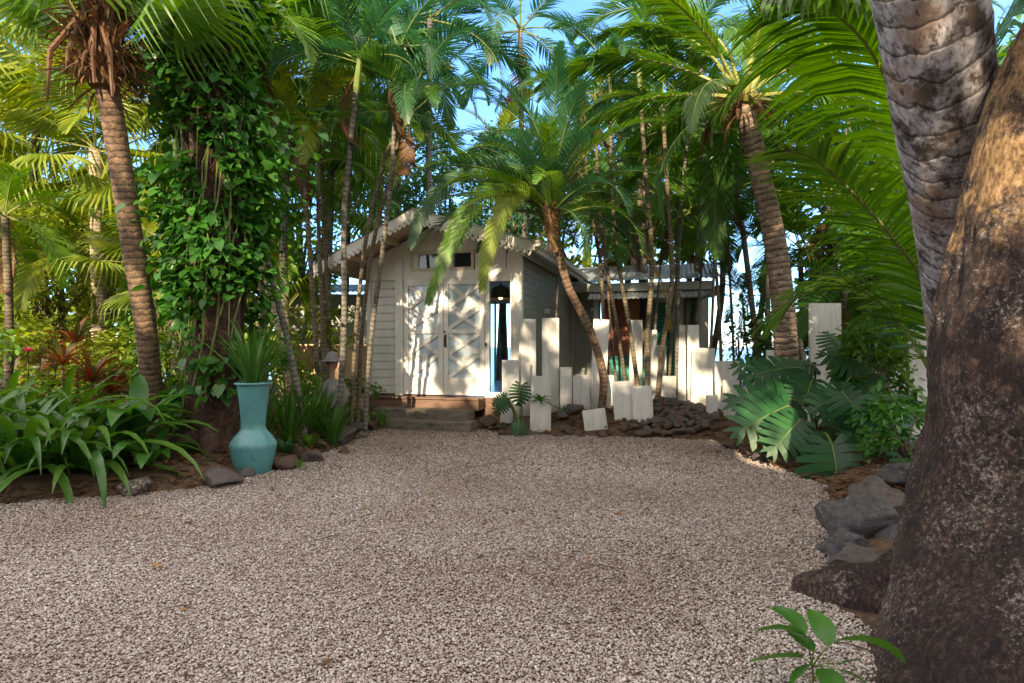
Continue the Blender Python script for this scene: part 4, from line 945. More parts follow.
SR = [
 ('slim palm stem just right of the curved date palm', [(612,395),(604,330),(600,260),(588,200),(580,150)], 11.8, 11.8, .04, 'areca_dark', 7, .9, 'bark_areca'),
 ('palm stem crossing the terracotta wall, left of the pair', [(628,400),(616,320),(604,250),(598,180),(596,120)], 11.6, 11.6, .04, 'areca', 7, .9, 'bark_areca'),
 ('orange lit palm stem crossing the terracotta wall', [(640,405),(630,330),(618,260),(612,190),(610,100)], 11.5, 11.4, .045, 'areca_blue', 8, 1.0, 'bark_areca'),
 ('sunlit golden palm stem behind the front board pair', [(647,405),(648,330),(652,260),(646,180),(640,90)], 11.4, 11.3, .05, 'areca_dark', 8, 1.0, 'bark_areca'),
 ('palm stem directly left of the green shutter', [(657,425),(662,350),(672,280),(668,200),(664,130)], 11.3, 11.3, .05, 'areca', 8, 1.0, 'bark_areca'),
 ('thin grey palm stem before the white wall of the wing', [(676,400),(678,300),(680,220),(688,130),(690,60)], 12.0, 12.0, .04, 'areca_blue', 8, 1.0, 'bark_thin'),
 ('dark thin stem at the left rim of the sea gap', [(704,410),(711,340),(714,250),(712,160)], 11.8, 11.8, .035, 'areca_dark', 8, 1.0, 'bark_areca'),
 ('yellow lit palm stem at the right rim of the sea gap', [(764,400),(755,330),(744,240),(735,180)], 12.6, 12.6, .07, 'areca_dark', 9, 1.1, 'bark_areca'),
 ('palm stem hidden behind the leaning coconut trunk', [(775,390),(768,320),(770,230),(772,150)], 12.4, 12.4, .055, 'areca_dark', 9, 1.1, 'bark_areca'),
 ('low feathery palm drooping over the wing roof', [(668,400),(672,330),(676,280),(680,238)], 12.6, 12.6, .035, 'areca', 10, .9, 'bark_areca'),
 ('low feathery palm before the gutter where cottage and wing meet', [(618,400),(612,340),(608,290),(606,256)], 12.3, 12.3, .03, 'areca_dark', 10, .8, 'bark_areca'),
 ('slim stem with drooping fronds before the ochre wall', [(650,400),(655,330),(660,270),(664,225)], 12.9, 12.9, .03, 'areca', 9, .9, 'bark_thin'),
 ('feathery palm hanging over the awning beside the sea gap', [(735,400),(733,340),(730,280),(728,225)], 13.2, 13.2, .035, 'areca_dark', 11, 1.1, 'bark_areca'),
 ('wispy low palm inside the sea gap', [(752,400),(750,370),(746,340),(744,318)], 14.5, 14.5, .03, 'areca_blue', 9, .8, 'bark_areca'),
 ('thin grey stem crossing the cottage side wall', [(560,405),(556,340),(560,260),(572,190),(580,110)], 12.2, 12.2, .03, 'areca_blue', 8, .9, 'bark_thin'),
 ('short palm whose fronds hide the right end of the wing roof', [(722,400),(720,330),(716,270),(712,235)], 12.2, 12.2, .04, 'areca_dark', 12, 1.0, 'bark_areca'),
 ('short yellow green palm left of the wing window', [(690,400),(695,330),(700,290),(702,262)], 12.9, 12.9, .035, 'areca', 9, .7, 'bark_areca'),
 ('yellowish bamboo like stem right of the coconut trunk', [(812,400),(798,330),(782,260),(770,190)], 11.9, 11.9, .045, 'areca', 8, 1.0, 'bark_pale'),
]
for s in SL: palm('slender_palm', s[0], 'palm tree', 'slender palms left of the cottage', *s[1:5][0:1], s[2], s[3], s[4], s[5], s[6], s[7], s[8], el=(78,-5))
for s in SR: palm('slender_palm', s[0], 'palm tree', 'slender palms right of the cottage', s[1], s[2], s[3], s[4], s[5], s[6], s[7], s[8], el=(78,-5))
# background palms that close the canopy
BG = [
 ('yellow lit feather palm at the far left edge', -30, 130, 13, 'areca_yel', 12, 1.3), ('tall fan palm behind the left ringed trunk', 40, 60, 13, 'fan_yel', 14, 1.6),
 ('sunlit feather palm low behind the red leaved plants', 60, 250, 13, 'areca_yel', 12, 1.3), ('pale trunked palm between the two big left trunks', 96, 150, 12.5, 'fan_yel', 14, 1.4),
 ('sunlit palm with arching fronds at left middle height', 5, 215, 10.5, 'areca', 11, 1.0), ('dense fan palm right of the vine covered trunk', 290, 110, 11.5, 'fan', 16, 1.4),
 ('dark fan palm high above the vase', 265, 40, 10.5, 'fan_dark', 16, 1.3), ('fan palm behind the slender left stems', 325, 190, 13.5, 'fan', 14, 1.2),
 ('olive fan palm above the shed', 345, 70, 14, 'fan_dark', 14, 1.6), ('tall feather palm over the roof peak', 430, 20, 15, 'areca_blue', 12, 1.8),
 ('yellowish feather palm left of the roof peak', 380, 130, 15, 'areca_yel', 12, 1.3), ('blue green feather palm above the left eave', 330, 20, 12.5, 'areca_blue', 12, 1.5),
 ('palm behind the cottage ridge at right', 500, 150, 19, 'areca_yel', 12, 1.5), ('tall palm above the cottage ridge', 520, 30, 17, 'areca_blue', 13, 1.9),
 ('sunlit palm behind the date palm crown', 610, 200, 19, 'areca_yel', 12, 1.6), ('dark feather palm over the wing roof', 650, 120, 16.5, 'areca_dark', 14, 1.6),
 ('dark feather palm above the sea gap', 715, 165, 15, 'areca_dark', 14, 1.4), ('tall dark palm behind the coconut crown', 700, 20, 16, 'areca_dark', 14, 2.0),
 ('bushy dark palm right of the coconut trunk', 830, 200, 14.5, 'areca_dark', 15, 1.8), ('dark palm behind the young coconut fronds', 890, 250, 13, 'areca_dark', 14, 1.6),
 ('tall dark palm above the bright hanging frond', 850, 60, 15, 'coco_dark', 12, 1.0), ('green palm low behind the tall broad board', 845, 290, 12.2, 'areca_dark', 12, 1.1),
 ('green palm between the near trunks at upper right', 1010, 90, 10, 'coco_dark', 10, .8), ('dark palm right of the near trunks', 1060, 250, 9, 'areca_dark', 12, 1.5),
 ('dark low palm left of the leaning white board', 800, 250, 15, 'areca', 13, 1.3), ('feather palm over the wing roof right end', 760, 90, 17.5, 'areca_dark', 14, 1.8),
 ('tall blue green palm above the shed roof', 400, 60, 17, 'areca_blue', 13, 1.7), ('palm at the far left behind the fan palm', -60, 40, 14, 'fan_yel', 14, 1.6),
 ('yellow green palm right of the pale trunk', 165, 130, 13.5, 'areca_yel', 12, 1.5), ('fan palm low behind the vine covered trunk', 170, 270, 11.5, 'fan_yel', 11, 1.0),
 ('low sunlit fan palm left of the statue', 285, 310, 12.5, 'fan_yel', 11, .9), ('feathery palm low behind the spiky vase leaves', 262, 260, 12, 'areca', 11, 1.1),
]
for lab, px, py, Y, kd, nf, sc in BG:
    foot = (px+U(-18,18), HY+CH*F/Y-4)
    pale = 'pale' in lab
    palm('feather_palm' if not kd.startswith('fan') else 'fan_palm', lab, 'palm tree', 'palms behind the garden', [foot, (px+U(-8,8), (foot[1]+py)/2), (px, py)], Y, Y, .17 if pale else .055+.02*sc, kd, nf, sc,
         'bark_pale' if pale else ('bark_areca' if int(px) % 2 else 'bark_thin'), el=(75,-25) if not kd.startswith('fan') else (80,-35), shaft=False)

# ------------------------------------------------------------------ leafy trees and shrubs
def cloud(n, c, rad, leaf, size, nclump=26, crad=.28, shape=LEAF, down=-.3):
    c = np.array(c, float); rad = np.array(rad, float)
    d = NR.normal(0, 1, (nclump, 3)); d /= np.linalg.norm(d, axis=1)[:, None]; cc = d*NR.uniform(.25, 1, nclump)[:, None]**.5
    w = NR.uniform(.4, 1, nclump); idx = NR.choice(nclump, n, p=w/w.sum())
    q = NR.normal(0, 1, (n, 3)); q /= np.linalg.norm(q, axis=1)[:, None]; q *= NR.uniform(0, 1, n)[:, None]**.4
    pos = c+(cc[idx]+q*crad)*rad
    az = np.arctan2(pos[:,1]-c[1], pos[:,0]-c[0])+NR.normal(0, .9, n)
    V, Fa = scatter(shape[0], shape[1], pos, rotmats(az, NR.normal(down, .5, n), NR.normal(0, .7, n)), NR.uniform(size*.7, size*1.3, n)[:, None]*np.ones((1,3)))
    return V, Fa, c+cc*rad
def leafy(name, label, cat, x, y, h, rad, n, mat, size, group=None, trunk=.09, nclump=26, shape=LEAF, zc=None, bark='stem_brown', down=-.3, crad=.28):
    g = gz(x, y); root = thing(name, label, cat, (x, y, g), 0, group)
    zc = zc if zc is not None else h-rad[2]
    V, Fa, cc = cloud(n, (0,0,zc), rad, None, size, nclump, crad, shape, down)
    V[:,2] = np.maximum(V[:,2], .02)
    put('crown' if trunk > .05 else 'foliage', np_mesh('crown', V, Fa, [mat]), root)
    mb = MB(); mb.tube([Vector((0,0,-.1)), Vector((U(-.1,.1),0,zc*.4)), Vector((0,0,zc*.8)), Vector((0,0,zc))], [trunk, trunk*.8, trunk*.65, trunk*.3], 8)
    for p in cc[:12]: p = Vector(p); mb.tube([Vector((0,0,zc*.55)), Vector((p.x*.5,p.y*.5,(zc*.55+max(p.z,.1))/2+.1)), Vector((p.x,p.y,max(p.z,.1)))], [trunk*.4, trunk*.25, .008], 5)
    put('trunk' if trunk > .05 else 'stem', mb.mesh('trunk', [bark]), root); return root
def at(px, Y): return (px-512)/F*Y
TR = [ # label, px, Y, h, radii, n, mat, size
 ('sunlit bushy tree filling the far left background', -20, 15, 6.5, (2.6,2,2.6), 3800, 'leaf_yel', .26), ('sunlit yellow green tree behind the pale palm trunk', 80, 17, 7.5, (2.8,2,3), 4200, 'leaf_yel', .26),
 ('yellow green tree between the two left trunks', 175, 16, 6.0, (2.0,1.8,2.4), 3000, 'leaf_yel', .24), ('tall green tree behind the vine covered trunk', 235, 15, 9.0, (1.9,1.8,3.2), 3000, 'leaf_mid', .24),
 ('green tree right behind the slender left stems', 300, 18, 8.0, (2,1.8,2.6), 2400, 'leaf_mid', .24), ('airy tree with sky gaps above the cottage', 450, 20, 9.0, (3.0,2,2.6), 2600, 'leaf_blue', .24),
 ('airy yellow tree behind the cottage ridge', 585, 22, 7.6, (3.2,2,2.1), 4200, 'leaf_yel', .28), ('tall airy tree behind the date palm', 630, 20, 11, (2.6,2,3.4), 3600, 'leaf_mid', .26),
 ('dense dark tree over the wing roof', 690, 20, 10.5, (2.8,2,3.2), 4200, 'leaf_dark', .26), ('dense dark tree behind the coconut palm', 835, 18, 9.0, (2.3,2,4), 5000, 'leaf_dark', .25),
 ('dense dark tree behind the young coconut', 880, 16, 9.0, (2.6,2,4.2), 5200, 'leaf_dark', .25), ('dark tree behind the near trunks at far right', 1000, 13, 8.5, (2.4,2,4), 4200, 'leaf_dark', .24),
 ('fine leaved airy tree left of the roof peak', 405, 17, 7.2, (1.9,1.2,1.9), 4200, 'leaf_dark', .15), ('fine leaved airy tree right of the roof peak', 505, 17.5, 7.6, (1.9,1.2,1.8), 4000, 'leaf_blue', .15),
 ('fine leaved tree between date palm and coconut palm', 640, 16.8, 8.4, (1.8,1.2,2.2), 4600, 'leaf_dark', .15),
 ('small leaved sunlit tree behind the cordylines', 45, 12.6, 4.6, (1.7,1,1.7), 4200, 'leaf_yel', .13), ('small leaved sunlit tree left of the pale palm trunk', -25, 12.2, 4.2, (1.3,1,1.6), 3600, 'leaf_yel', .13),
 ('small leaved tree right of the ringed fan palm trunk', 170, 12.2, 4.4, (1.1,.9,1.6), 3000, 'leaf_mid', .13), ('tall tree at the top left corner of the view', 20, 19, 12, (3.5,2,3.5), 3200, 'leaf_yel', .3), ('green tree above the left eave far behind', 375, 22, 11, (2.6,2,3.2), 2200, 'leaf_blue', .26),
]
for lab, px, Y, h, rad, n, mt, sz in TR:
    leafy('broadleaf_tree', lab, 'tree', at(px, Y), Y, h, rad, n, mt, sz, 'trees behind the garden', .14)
SHR = [ # label,px,Y,h,rad,n,mat,size
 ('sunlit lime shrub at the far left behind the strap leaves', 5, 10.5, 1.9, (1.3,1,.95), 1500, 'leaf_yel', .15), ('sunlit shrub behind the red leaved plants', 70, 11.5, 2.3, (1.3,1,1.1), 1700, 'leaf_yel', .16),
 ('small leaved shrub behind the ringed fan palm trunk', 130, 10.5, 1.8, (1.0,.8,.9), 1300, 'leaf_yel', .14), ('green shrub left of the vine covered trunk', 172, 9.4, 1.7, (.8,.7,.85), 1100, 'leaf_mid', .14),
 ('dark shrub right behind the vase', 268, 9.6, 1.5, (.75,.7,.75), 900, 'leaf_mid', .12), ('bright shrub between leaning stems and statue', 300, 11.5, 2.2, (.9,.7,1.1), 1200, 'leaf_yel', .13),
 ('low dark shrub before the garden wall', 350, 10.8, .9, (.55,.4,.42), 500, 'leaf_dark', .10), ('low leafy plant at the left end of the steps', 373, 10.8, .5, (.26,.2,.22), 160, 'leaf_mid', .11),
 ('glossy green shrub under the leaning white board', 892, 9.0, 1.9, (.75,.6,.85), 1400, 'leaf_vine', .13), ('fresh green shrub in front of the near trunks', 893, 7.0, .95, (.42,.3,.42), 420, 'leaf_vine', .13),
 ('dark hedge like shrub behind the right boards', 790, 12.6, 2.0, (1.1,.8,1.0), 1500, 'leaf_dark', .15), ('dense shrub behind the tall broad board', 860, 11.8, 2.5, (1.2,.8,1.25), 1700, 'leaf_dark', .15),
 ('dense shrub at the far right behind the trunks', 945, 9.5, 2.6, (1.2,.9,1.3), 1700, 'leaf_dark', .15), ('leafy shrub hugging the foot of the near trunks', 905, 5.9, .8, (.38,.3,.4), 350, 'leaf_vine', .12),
 ('bushy green shrub between tall broad board and big trunk', 872, 8.3, 1.9, (.55,.5,.9), 900, 'leaf_mid', .14), ('round leaved low shrub right of the lowest monstera leaf', 890, 6.9, .75, (.36,.3,.36), 380, 'leaf_vine', .13),
 ('thin wispy shrub standing in the sea gap', 738, 14.6, 3.4, (.75,.5,1.2), 330, 'leaf_dark', .13),
 ('shadowed shrub at the far left edge', -60, 8.5, 1.7, (1.3,1,.85), 1200, 'leaf_mid', .15),
]
for lab, px, Y, h, rad, n, mt, sz in SHR:
    leafy('shrub', lab, 'shrub', at(px, Y), Y, h, rad, n, mt, sz, 'shrubs in the garden beds', .03, 16, zc=h*.52)
# far thicket that reads as one mass
Vs, Fs, o = [], [], 0
for (x0, x1, y, zt, n) in ((-30,-7.5,21,6.5,9000), (10.2,26,20,8,8000), (-30,-12,27,11,4000)):
    X = NR.uniform(x0, x1, n); top = zt*(.7+.3*np.sin(X*.9)*np.cos(X*.37)); pos = np.stack([X, y+NR.uniform(-1.2,1.2,n), -.5+top*NR.uniform(0,1,n)**.8], 1)
    v, f = scatter(LEAF[0], LEAF[1], pos, rotmats(NR.uniform(0,6.28,n), NR.normal(-.3,.5,n), NR.normal(0,.7,n)), NR.uniform(.3,.6,n)[:,None]*np.ones((1,3))); Vs.append(v); Fs.append(f+o); o += len(v)
put('far_thicket', np_mesh('far_thicket', np.concatenate(Vs), np.concatenate(Fs), ['leaf_mid']), label='far off mass of leaves closing the garden behind the trees', cat='thicket', kind='stuff')

# ------------------------------------------------------------------ bed plants
def plant(name, label, cat, px, py, mb, mats, Y=None, z=None, group=None, part='leaves', stem=None):
    p = G(px, py) if Y is None else Vector((at(px, Y), Y, 0)); zz = gz(p.x, p.y) if z is None else z
    r = thing(name, label, cat, (p.x, p.y, zz), 0, group); put(part, mb.mesh(part, mats, True), r)
    if stem: put('stem', stem.mesh('stem', ['stem_brown']), r)
    return r
g = 'strap leaved plants in the left bed'
for (lab, px, Y, n, L, w, azc) in [
    ('sprawling strap leaved plant at the very left bed edge', 22, 6.35, 46, 1.25, .085, 0), ('strap leaved plant with long leaves reaching the gravel', 78, 6.55, 50, 1.3, .09, 0),
    ('strap leaved plant behind, arching over the others at far left', 5, 7.7, 40, 1.5, .08, 0), ('strap leaved plant in front of the ringed fan palm trunk', 118, 7.2, 40, 1.15, .09, 0),
    ('strap leaved plant furthest left, half out of view', -45, 6.6, 38, 1.4, .08, 0), ('strap leaved plant back row behind the long leaved one', 60, 7.9, 40, 1.4, .08, 0)]:
    plant('strap_leaf_plant', lab, 'plant', px, 0, rosette(n, L*1.05, w*1.2, 1.4, .3, 2.2, .22, .3, .08, nseg=8), ['leaf_strap'], Y, group=g)
# broad glossy leaves
mb = MB()
for (az, el, L, w, dr) in [(230,1.25,.85,.2,2.3),(255,1.2,1.0,.2,2.7),(285,1.2,.95,.22,2.6),(310,1.15,.9,.2,2.3),(200,1.1,.8,.18,1.8),(340,1.2,.8,.17,1.9),(20,1.3,.8,.17,1.6),(120,1.35,.9,.18,1.2),(270,.8,.7,.17,2.4),(240,.7,.8,.16,2.0),(60,1.2,.8,.17,1.5),(170,1.0,.8,.17,1.5),(300,.55,.6,.15,2.0)]:
    strip_leaf(mb, (0,0,.1), math.radians(az), el, L*1.15, w*1.15, dr, 0, 9, .12, wtpos=.6)
plant('broad_leaf_plant', 'broad glossy leaved plant drooping beside the old trunk base', 'plant', 138, 0, mb, ['leaf_vine'], 6.9, .25)
mb = MB()
for (az, el, L, w, dr) in [(265,1.1,.75,.16,2.7),(290,.8,.6,.15,2.3),(235,.9,.7,.14,2.3),(200,.8,.7,.13,2),(320,.9,.55,.13,2.1),(90,1.2,.5,.12,1.2)]:
    strip_leaf(mb, (0,0,.1), math.radians(az), el, L, w, dr, 0, 9, .1, wtpos=.6)
plant('broad_leaf_plant', 'single low broad leaved plant hanging over the edge stones', 'plant', 152, 0, mb, ['leaf_vine'], 6.55, .12)
# red cordylines
for (lab, px, Y, h, n) in [('red and orange leaved cordyline left of the ringed trunk', 62, 9.2, 1.3, 26), ('dark red cordyline close before the ringed trunk', 92, 8.9, 1.05, 26), ('low red brown cordyline under the sunlit shrubs', 110, 9.4, .85, 22), ('tall reddish cordyline at the back', 75, 9.9, 1.6, 20)]:
    mb = rosette(n, .55, .075, 1.3, .1, 1.3, .2, .2, .02, h-.2); s_ = MB(); s_.tube([(0,0,-.1),(.03,0,h*.5),(0,0,h)], .022, 6); plant('cordyline', lab, 'plant', px, 0, mb, ['leaf_red'], Y, group='red leaved plants', stem=s_)
mb = MB()
for i in range(12): strip_leaf(mb, (0,0,1.28), i*2.4, .9-.08*i, .10, .04, .6, 0, 4, .2)
s_ = MB(); s_.tube([(0,0,0),(0,0,1.3)], .012, 5); plant('ginger_flower', 'single pinkish red flower standing in the left bed', 'flower', 28, 0, mb, ['flower'], 8.9, part='petals', stem=s_)
for (lab, px, Y, h) in [('small white edged plant under the cordylines', 60, 8.6, .55), ('bluish leaved plant right of the red flower', 78, 8.4, .6), ('silvery leaved plant before the ringed trunk', 112, 8.5, .5)]:
    plant('bed_plant', lab, 'plant', px, 0, rosette(22, .5, .07, 1.3, .2, 1.4), ['leaf_blue'], Y, group='bluish leaved plants')
# spiky leaves in the vase
mb = rosette(34, .8, .05, 1.5, .95, .8, .3, .35, .07, nseg=6)
put('leaves', mb.mesh('leaves', ['leaf_dark'], True), thing('vase_plant', 'upright spiky green leaves growing out of the turquoise vase', 'plant', (vp.x, vp.y+.2, 1.02)))
# pandan-like upright leaves behind the edge stones, small ground plants
UP = [('upright sword leaved plant right behind the vase', 288, 8.6, .85), ('sword leaved plant behind the spiky little plant', 305, 9.0, .8), ('sword leaved plant below the statue', 325, 9.25, .75),
      ('sword leaved plant left of the dark straight stem', 333, 9.0, .6), ('sword leaved plant before the garden wall', 318, 9.5, .8), ('sword leaved plant hugging the old trunk foot', 262, 8.6, .9)]
for lab, px, Y, L in UP: plant('sword_leaf_plant', lab, 'plant', px, 0, rosette(26, L, .05, 1.5, .95, .7, .3, .25, .05), ['leaf_dark'], Y, group='sword leaved plants behind the edge stones')
SMALL = [('pale green spiky rosette between vase and rounded stone', 286, 460, .26, 26, 'leaf_blue'), ('bright green rosette behind the rounded edge stone', 310, 452, .24, 22, 'leaf_lime'), ('upper pale rosette behind the flat edge stone', 289, 452, .24, 20, 'leaf_mid'),
         ('tiny green sprout at the stone nearest the vase', 300, 470, .13, 12, 'leaf_lime'), ('small rosette left of the bottom step', 372, 425, .3, 20, 'leaf_mid'), ('leafy rosette on the left end of the steps', 392, 421, .34, 20, 'leaf_mid'),
         ('dark leafed rosette under the straight palm stem', 352, 430, .3, 20, 'leaf_dark'), ('green sprout between the round stones by the curved palm', 563, 430, .26, 12, 'leaf_vine')]
for lab, px, py, L, n, mt in SMALL:
    p = G(px, py); plant('ground_plant', lab, 'plant', px, py, rosette(n, L, L*.2, 1.3, .15, 1.2, .15, .2, .01, nseg=5), [mt], z=max(.04, gz(p.x, p.y)), group='small plants along the bed edges')

# ------------------------------------------------------------------ monstera
def monstera_leaf(mb, base, th, tilt, S, nl=7):
    # th: direction of the midrib as seen from the drive, tilt: how far the blade leans back towards the sky
    nrm = Vector((0, -math.cos(tilt), math.sin(tilt))); up = Vector((0, math.sin(tilt), math.cos(tilt))); rt = Vector((1,0,0))
    X = rt*math.cos(th)+up*math.sin(th); Yv = -rt*math.sin(th)+up*math.cos(th); o = Vector(base)
    def tr(x, y): z = -.30*S*max(0, x/S)**2-.35*abs(y)**1.4/S**.4; return o+X*x+Yv*y+nrm*z
    def wid(t): return S*.60*(math.sin(PI*min(1, t*.80+.20))**.7)
    for s in (-1, 1):
        lobes = [(-.16, .0)]+[(k/nl, (k+1)/nl) for k in range(nl)]
        for i, (t0, t1) in enumerate(lobes):
            tm = max(0, (t0+t1)/2); out = wid(tm)*(.8 if i == 0 else 1); sw = S*(-.07+.24*tm); x0, x1 = t0*S*.94, t1*S*.94; g = .09*(x1-x0)
            if i == 0: x0 = 0
            inn = .58*out
            a = [(x0,0),(x1 if i else .0,0)]
            pts = [(x0,0),(max(x1,x0+.001),0),(x1+sw*.5,s*inn),((t0*S*.94)+sw*.5,s*inn),(x1+sw*.86-g,s*out*.80),((t0*S*.94)+sw*.86+g,s*out*.80),(x1+sw*1.05-g*2,s*out),((t0*S*.94)+sw*1.05+g*2.6,s*out*.97)]
            q = [tr(x, y) for x, y in pts]; ff = [(0,1,2,3),(3,2,4,5),(5,4,6,7)]
            mb.add(q, [f if s > 0 else tuple(reversed(f)) for f in ff], 0)
    q = [tr(S*.92, -.10*S), tr(S*.92, .10*S), tr(S*1.10, 0)]; mb.add(q, [(0,2,1)], 0)
    mid = [tr(S*1.02*i/6, 0)+nrm*.004 for i in range(7)]; mb.tube(mid, [.009*(1-.8*i/6) for i in range(7)], 4, 1)
def monstera(name, label, bpos, leaves, group=None):
    r = thing(name, label, 'plant', bpos, 0, group)
    for (px, py, Y, azd, eld, S) in leaves:
        b = P(px, py, Y)-Vector(bpos); mb = MB(); monstera_leaf(mb, b, math.radians(azd), math.radians(eld), S)
        mid = b*.55+Vector((0,0,.10*b.length)); mb.tube(spline([Vector((U(-.08,.08),U(-.08,.08),0)), mid, b], 6), [.016]*13, 5, 1) 
        put('leaf', mb.mesh('leaf', ['leaf_mon','petiole']), r)
mp = Vector((at(815,8.4), 8.4, .08))
# px,py = where the petiole meets the blade
monstera('monstera', 'large split leaved monstera spreading over the gravel edge at right', mp, [
 (788,406,7.6,203,40,.74),(800,420,7.3,222,38,.55),(795,400,7.9,168,40,.80),(800,368,8.3,178,50,.72),(832,442,7.3,250,30,.56),(866,395,7.7,285,35,.62),(872,372,8.2,205,60,.55),(842,350,8.5,100,35,.42),
 (852,368,8.6,10,55,.55),(897,398,7.5,330,45,.45),(815,366,8.6,150,60,.5),(890,420,7.3,300,40,.42),(775,398,8.3,205,62,.6),(868,428,7.2,200,50,.36),(832,445,6.8,272,22,.70),(880,402,6.9,262,30,.50),(846,392,7.4,205,35,.48),(915,440,6.6,250,30,.40),(842,392,7.3,300,28,.5),(812,380,8.0,240,40,.5),(862,362,8.0,150,38,.5),(770,372,8.5,150,40,.5),(850,400,7.9,235,45,.55)])
sp2 = Vector((at(522,10.5), 10.5, .05))
monstera('monstera', 'small young monstera with four split leaves between the short boards', sp2, [(505,400,10.3,232,20,.27),(521,385,10.3,262,15,.34),(519,421,10.1,265,35,.26),(506,397,10.2,205,30,.25)])
# small fern on a board
plant('nest_fern', 'little fern perched on top of the short wide front board', 'fern', 540, 0, rosette(22, .2, .05, 1.2, -.1, 1.6, .2, .2, .02, nseg=5), ['leaf_vine'], 10.34, P(540,401,10.34).z)
# tall broad leaf yellow frond hanging over the awning
frond_path('frond', [P(640,250,12.2)-P(650,420,12.2), P(652,262,12.1)-P(650,420,12.2), P(664,290,12.0)-P(650,420,12.2), P(668,325,12.0)-P(650,420,12.2)], .55, 26, ['leaf_gold','petiole_yel'], .9, .05,
           thing('golden_frond', 'yellow sunlit palm frond hanging in front of the wing awning', 'palm frond', P(650,420,12.2)), .015)

# ------------------------------------------------------------------ seedling in foreground
sb = Vector((at(812,2.62), 2.62, .0)); sd = thing('seedling', 'small broad leaved seedling growing from the gravel beside the big roots', 'plant', sb)
ROLL = [0]
def ov_leaf(mb, base, az, el, L, w, droop, cup=.15):
    p = Vector(base); ang = el; K = 10; hd = Vector((math.cos(az), math.sin(az), 0)); side = Vector((-math.sin(az), math.cos(az), 0)); vs = []; fs = []
    for i in range(K+1):
        t = i/K; ww = w*math.sin(PI*min(1,t**.85))**.75*(1-.25*t) if 0 < t < 1 else .001; up = Vector((-hd.x*math.sin(ang), -hd.y*math.sin(ang), math.cos(ang)))
        for c in (-1,-.5,0,.5,1): vs.append(p+side*ww/2*c+up*(abs(c)*cup*ww+(.012*w/.05)*math.sin(t*26)*abs(c)*.12)) if False else vs.append(p+(side*math.cos(ROLL[0])+up*math.sin(ROLL[0]))*ww/2*c+up*(abs(c)*cup*ww+.0024*math.sin(t*26)*abs(c)))
        p = p+(hd*math.cos(ang)+Vector((0,0,1))*math.sin(ang))*L/K; ang -= droop/K
    for i in range(K):
        for j in range(4): a = i*5+j; fs.append((a, a+5, a+6, a+1))
    mb.add(vs, fs, 0)
hub = P(812,662,2.6)-sb
for (px, py, az, el, L, w, dr) in [(806,636,165,.30,.17,.075,.8),(806,636,120,.75,.16,.075,1.1),(804,658,182,.10,.20,.085,.4),(814,652,110,.3,.12,.06,.3),(828,646,95,1.0,.14,.08,.9),(834,642,-8,.25,.24,.085,1.1),(822,668,268,-.2,.13,.08,.5),(810,664,215,-.1,.13,.06,.4),(842,664,20,.1,.08,.04,.3),(840,670,-40,-.1,.09,.045,.3)]:
    ROLL[0] = .55*(-1 if math.cos(math.radians(az)) > .5 else (1 if math.cos(math.radians(az)) < -.5 else 0)); b = P(px, py, 2.6)-sb; mb = MB(); ov_leaf(mb, b, math.radians(az), el, L*1.3, w*1.55, dr); mb.tube([hub+Vector((0,0,-.02)), (hub+b)/2, b], [.003,.0025,.002], 5, 1); put('leaf', mb.mesh('leaf', ['leaf_vine','petiole'], True), sd)
mb = MB(); mb.tube([Vector((0,0,-.02)), hub*.5+Vector((.005,0,0)), hub, hub+Vector((.005,0,.05))], [.006,.005,.004,.002], 6); put('stem', mb.mesh('stem', ['petiole']), sd)

# ------------------------------------------------------------------ garden statue
sx = P(332, 425, 9.9); stt = thing('garden_statue', 'weathered standing robed figure statue with wide hat among the palm stems', 'statue', (sx.x, 9.9, 0))
mb = MB(); mb.tube([(-.08,0,0),(-.08,0,.22),(-.07,0,.55)], [.05,.045,.07], 10); mb.tube([(.09,0,0),(.09,0,.22),(.07,0,.55)], [.05,.045,.07], 10); mb.lathe([(.001,0),(.22,0),(.22,.05),(.001,.06)], n=20); put('legs', mb.mesh('legs', ['statue_wood'], True), stt)
mb = MB(); mb.lathe([(.17,.38),(.19,.42),(.21,.55),(.20,.72),(.17,.84),(.13,.92),(.07,.98),(.001,.99)], n=26)
mb.tube([(-.14,0,.90),(-.24,-.03,.74),(-.22,-.10,.58),(-.10,-.17,.55)], [.06,.06,.05,.035], 10); mb.tube([(.14,0,.90),(.24,-.03,.74),(.22,-.10,.58),(.10,-.17,.55)], [.06,.06,.05,.035], 10); put('robe', mb.mesh('robe', ['statue'], True), stt)
mb = MB(); mb.lathe([(.055,.96),(.045,1.06),(.05,1.12),(.085,1.17),(.095,1.24),(.08,1.31),(.001,1.33)], n=20); mb.box((0,-.095,1.22), (.025,.03,.05)); put('head', mb.mesh('head', ['statue_wood'], True), stt)
mb = MB(); mb.lathe([(.001,1.43),(.05,1.42),(.09,1.36),(.11,1.30),(.2,1.27),(.19,1.26),(.08,1.28)], n=24); put('hat', mb.mesh('hat', ['statue'], True), stt)

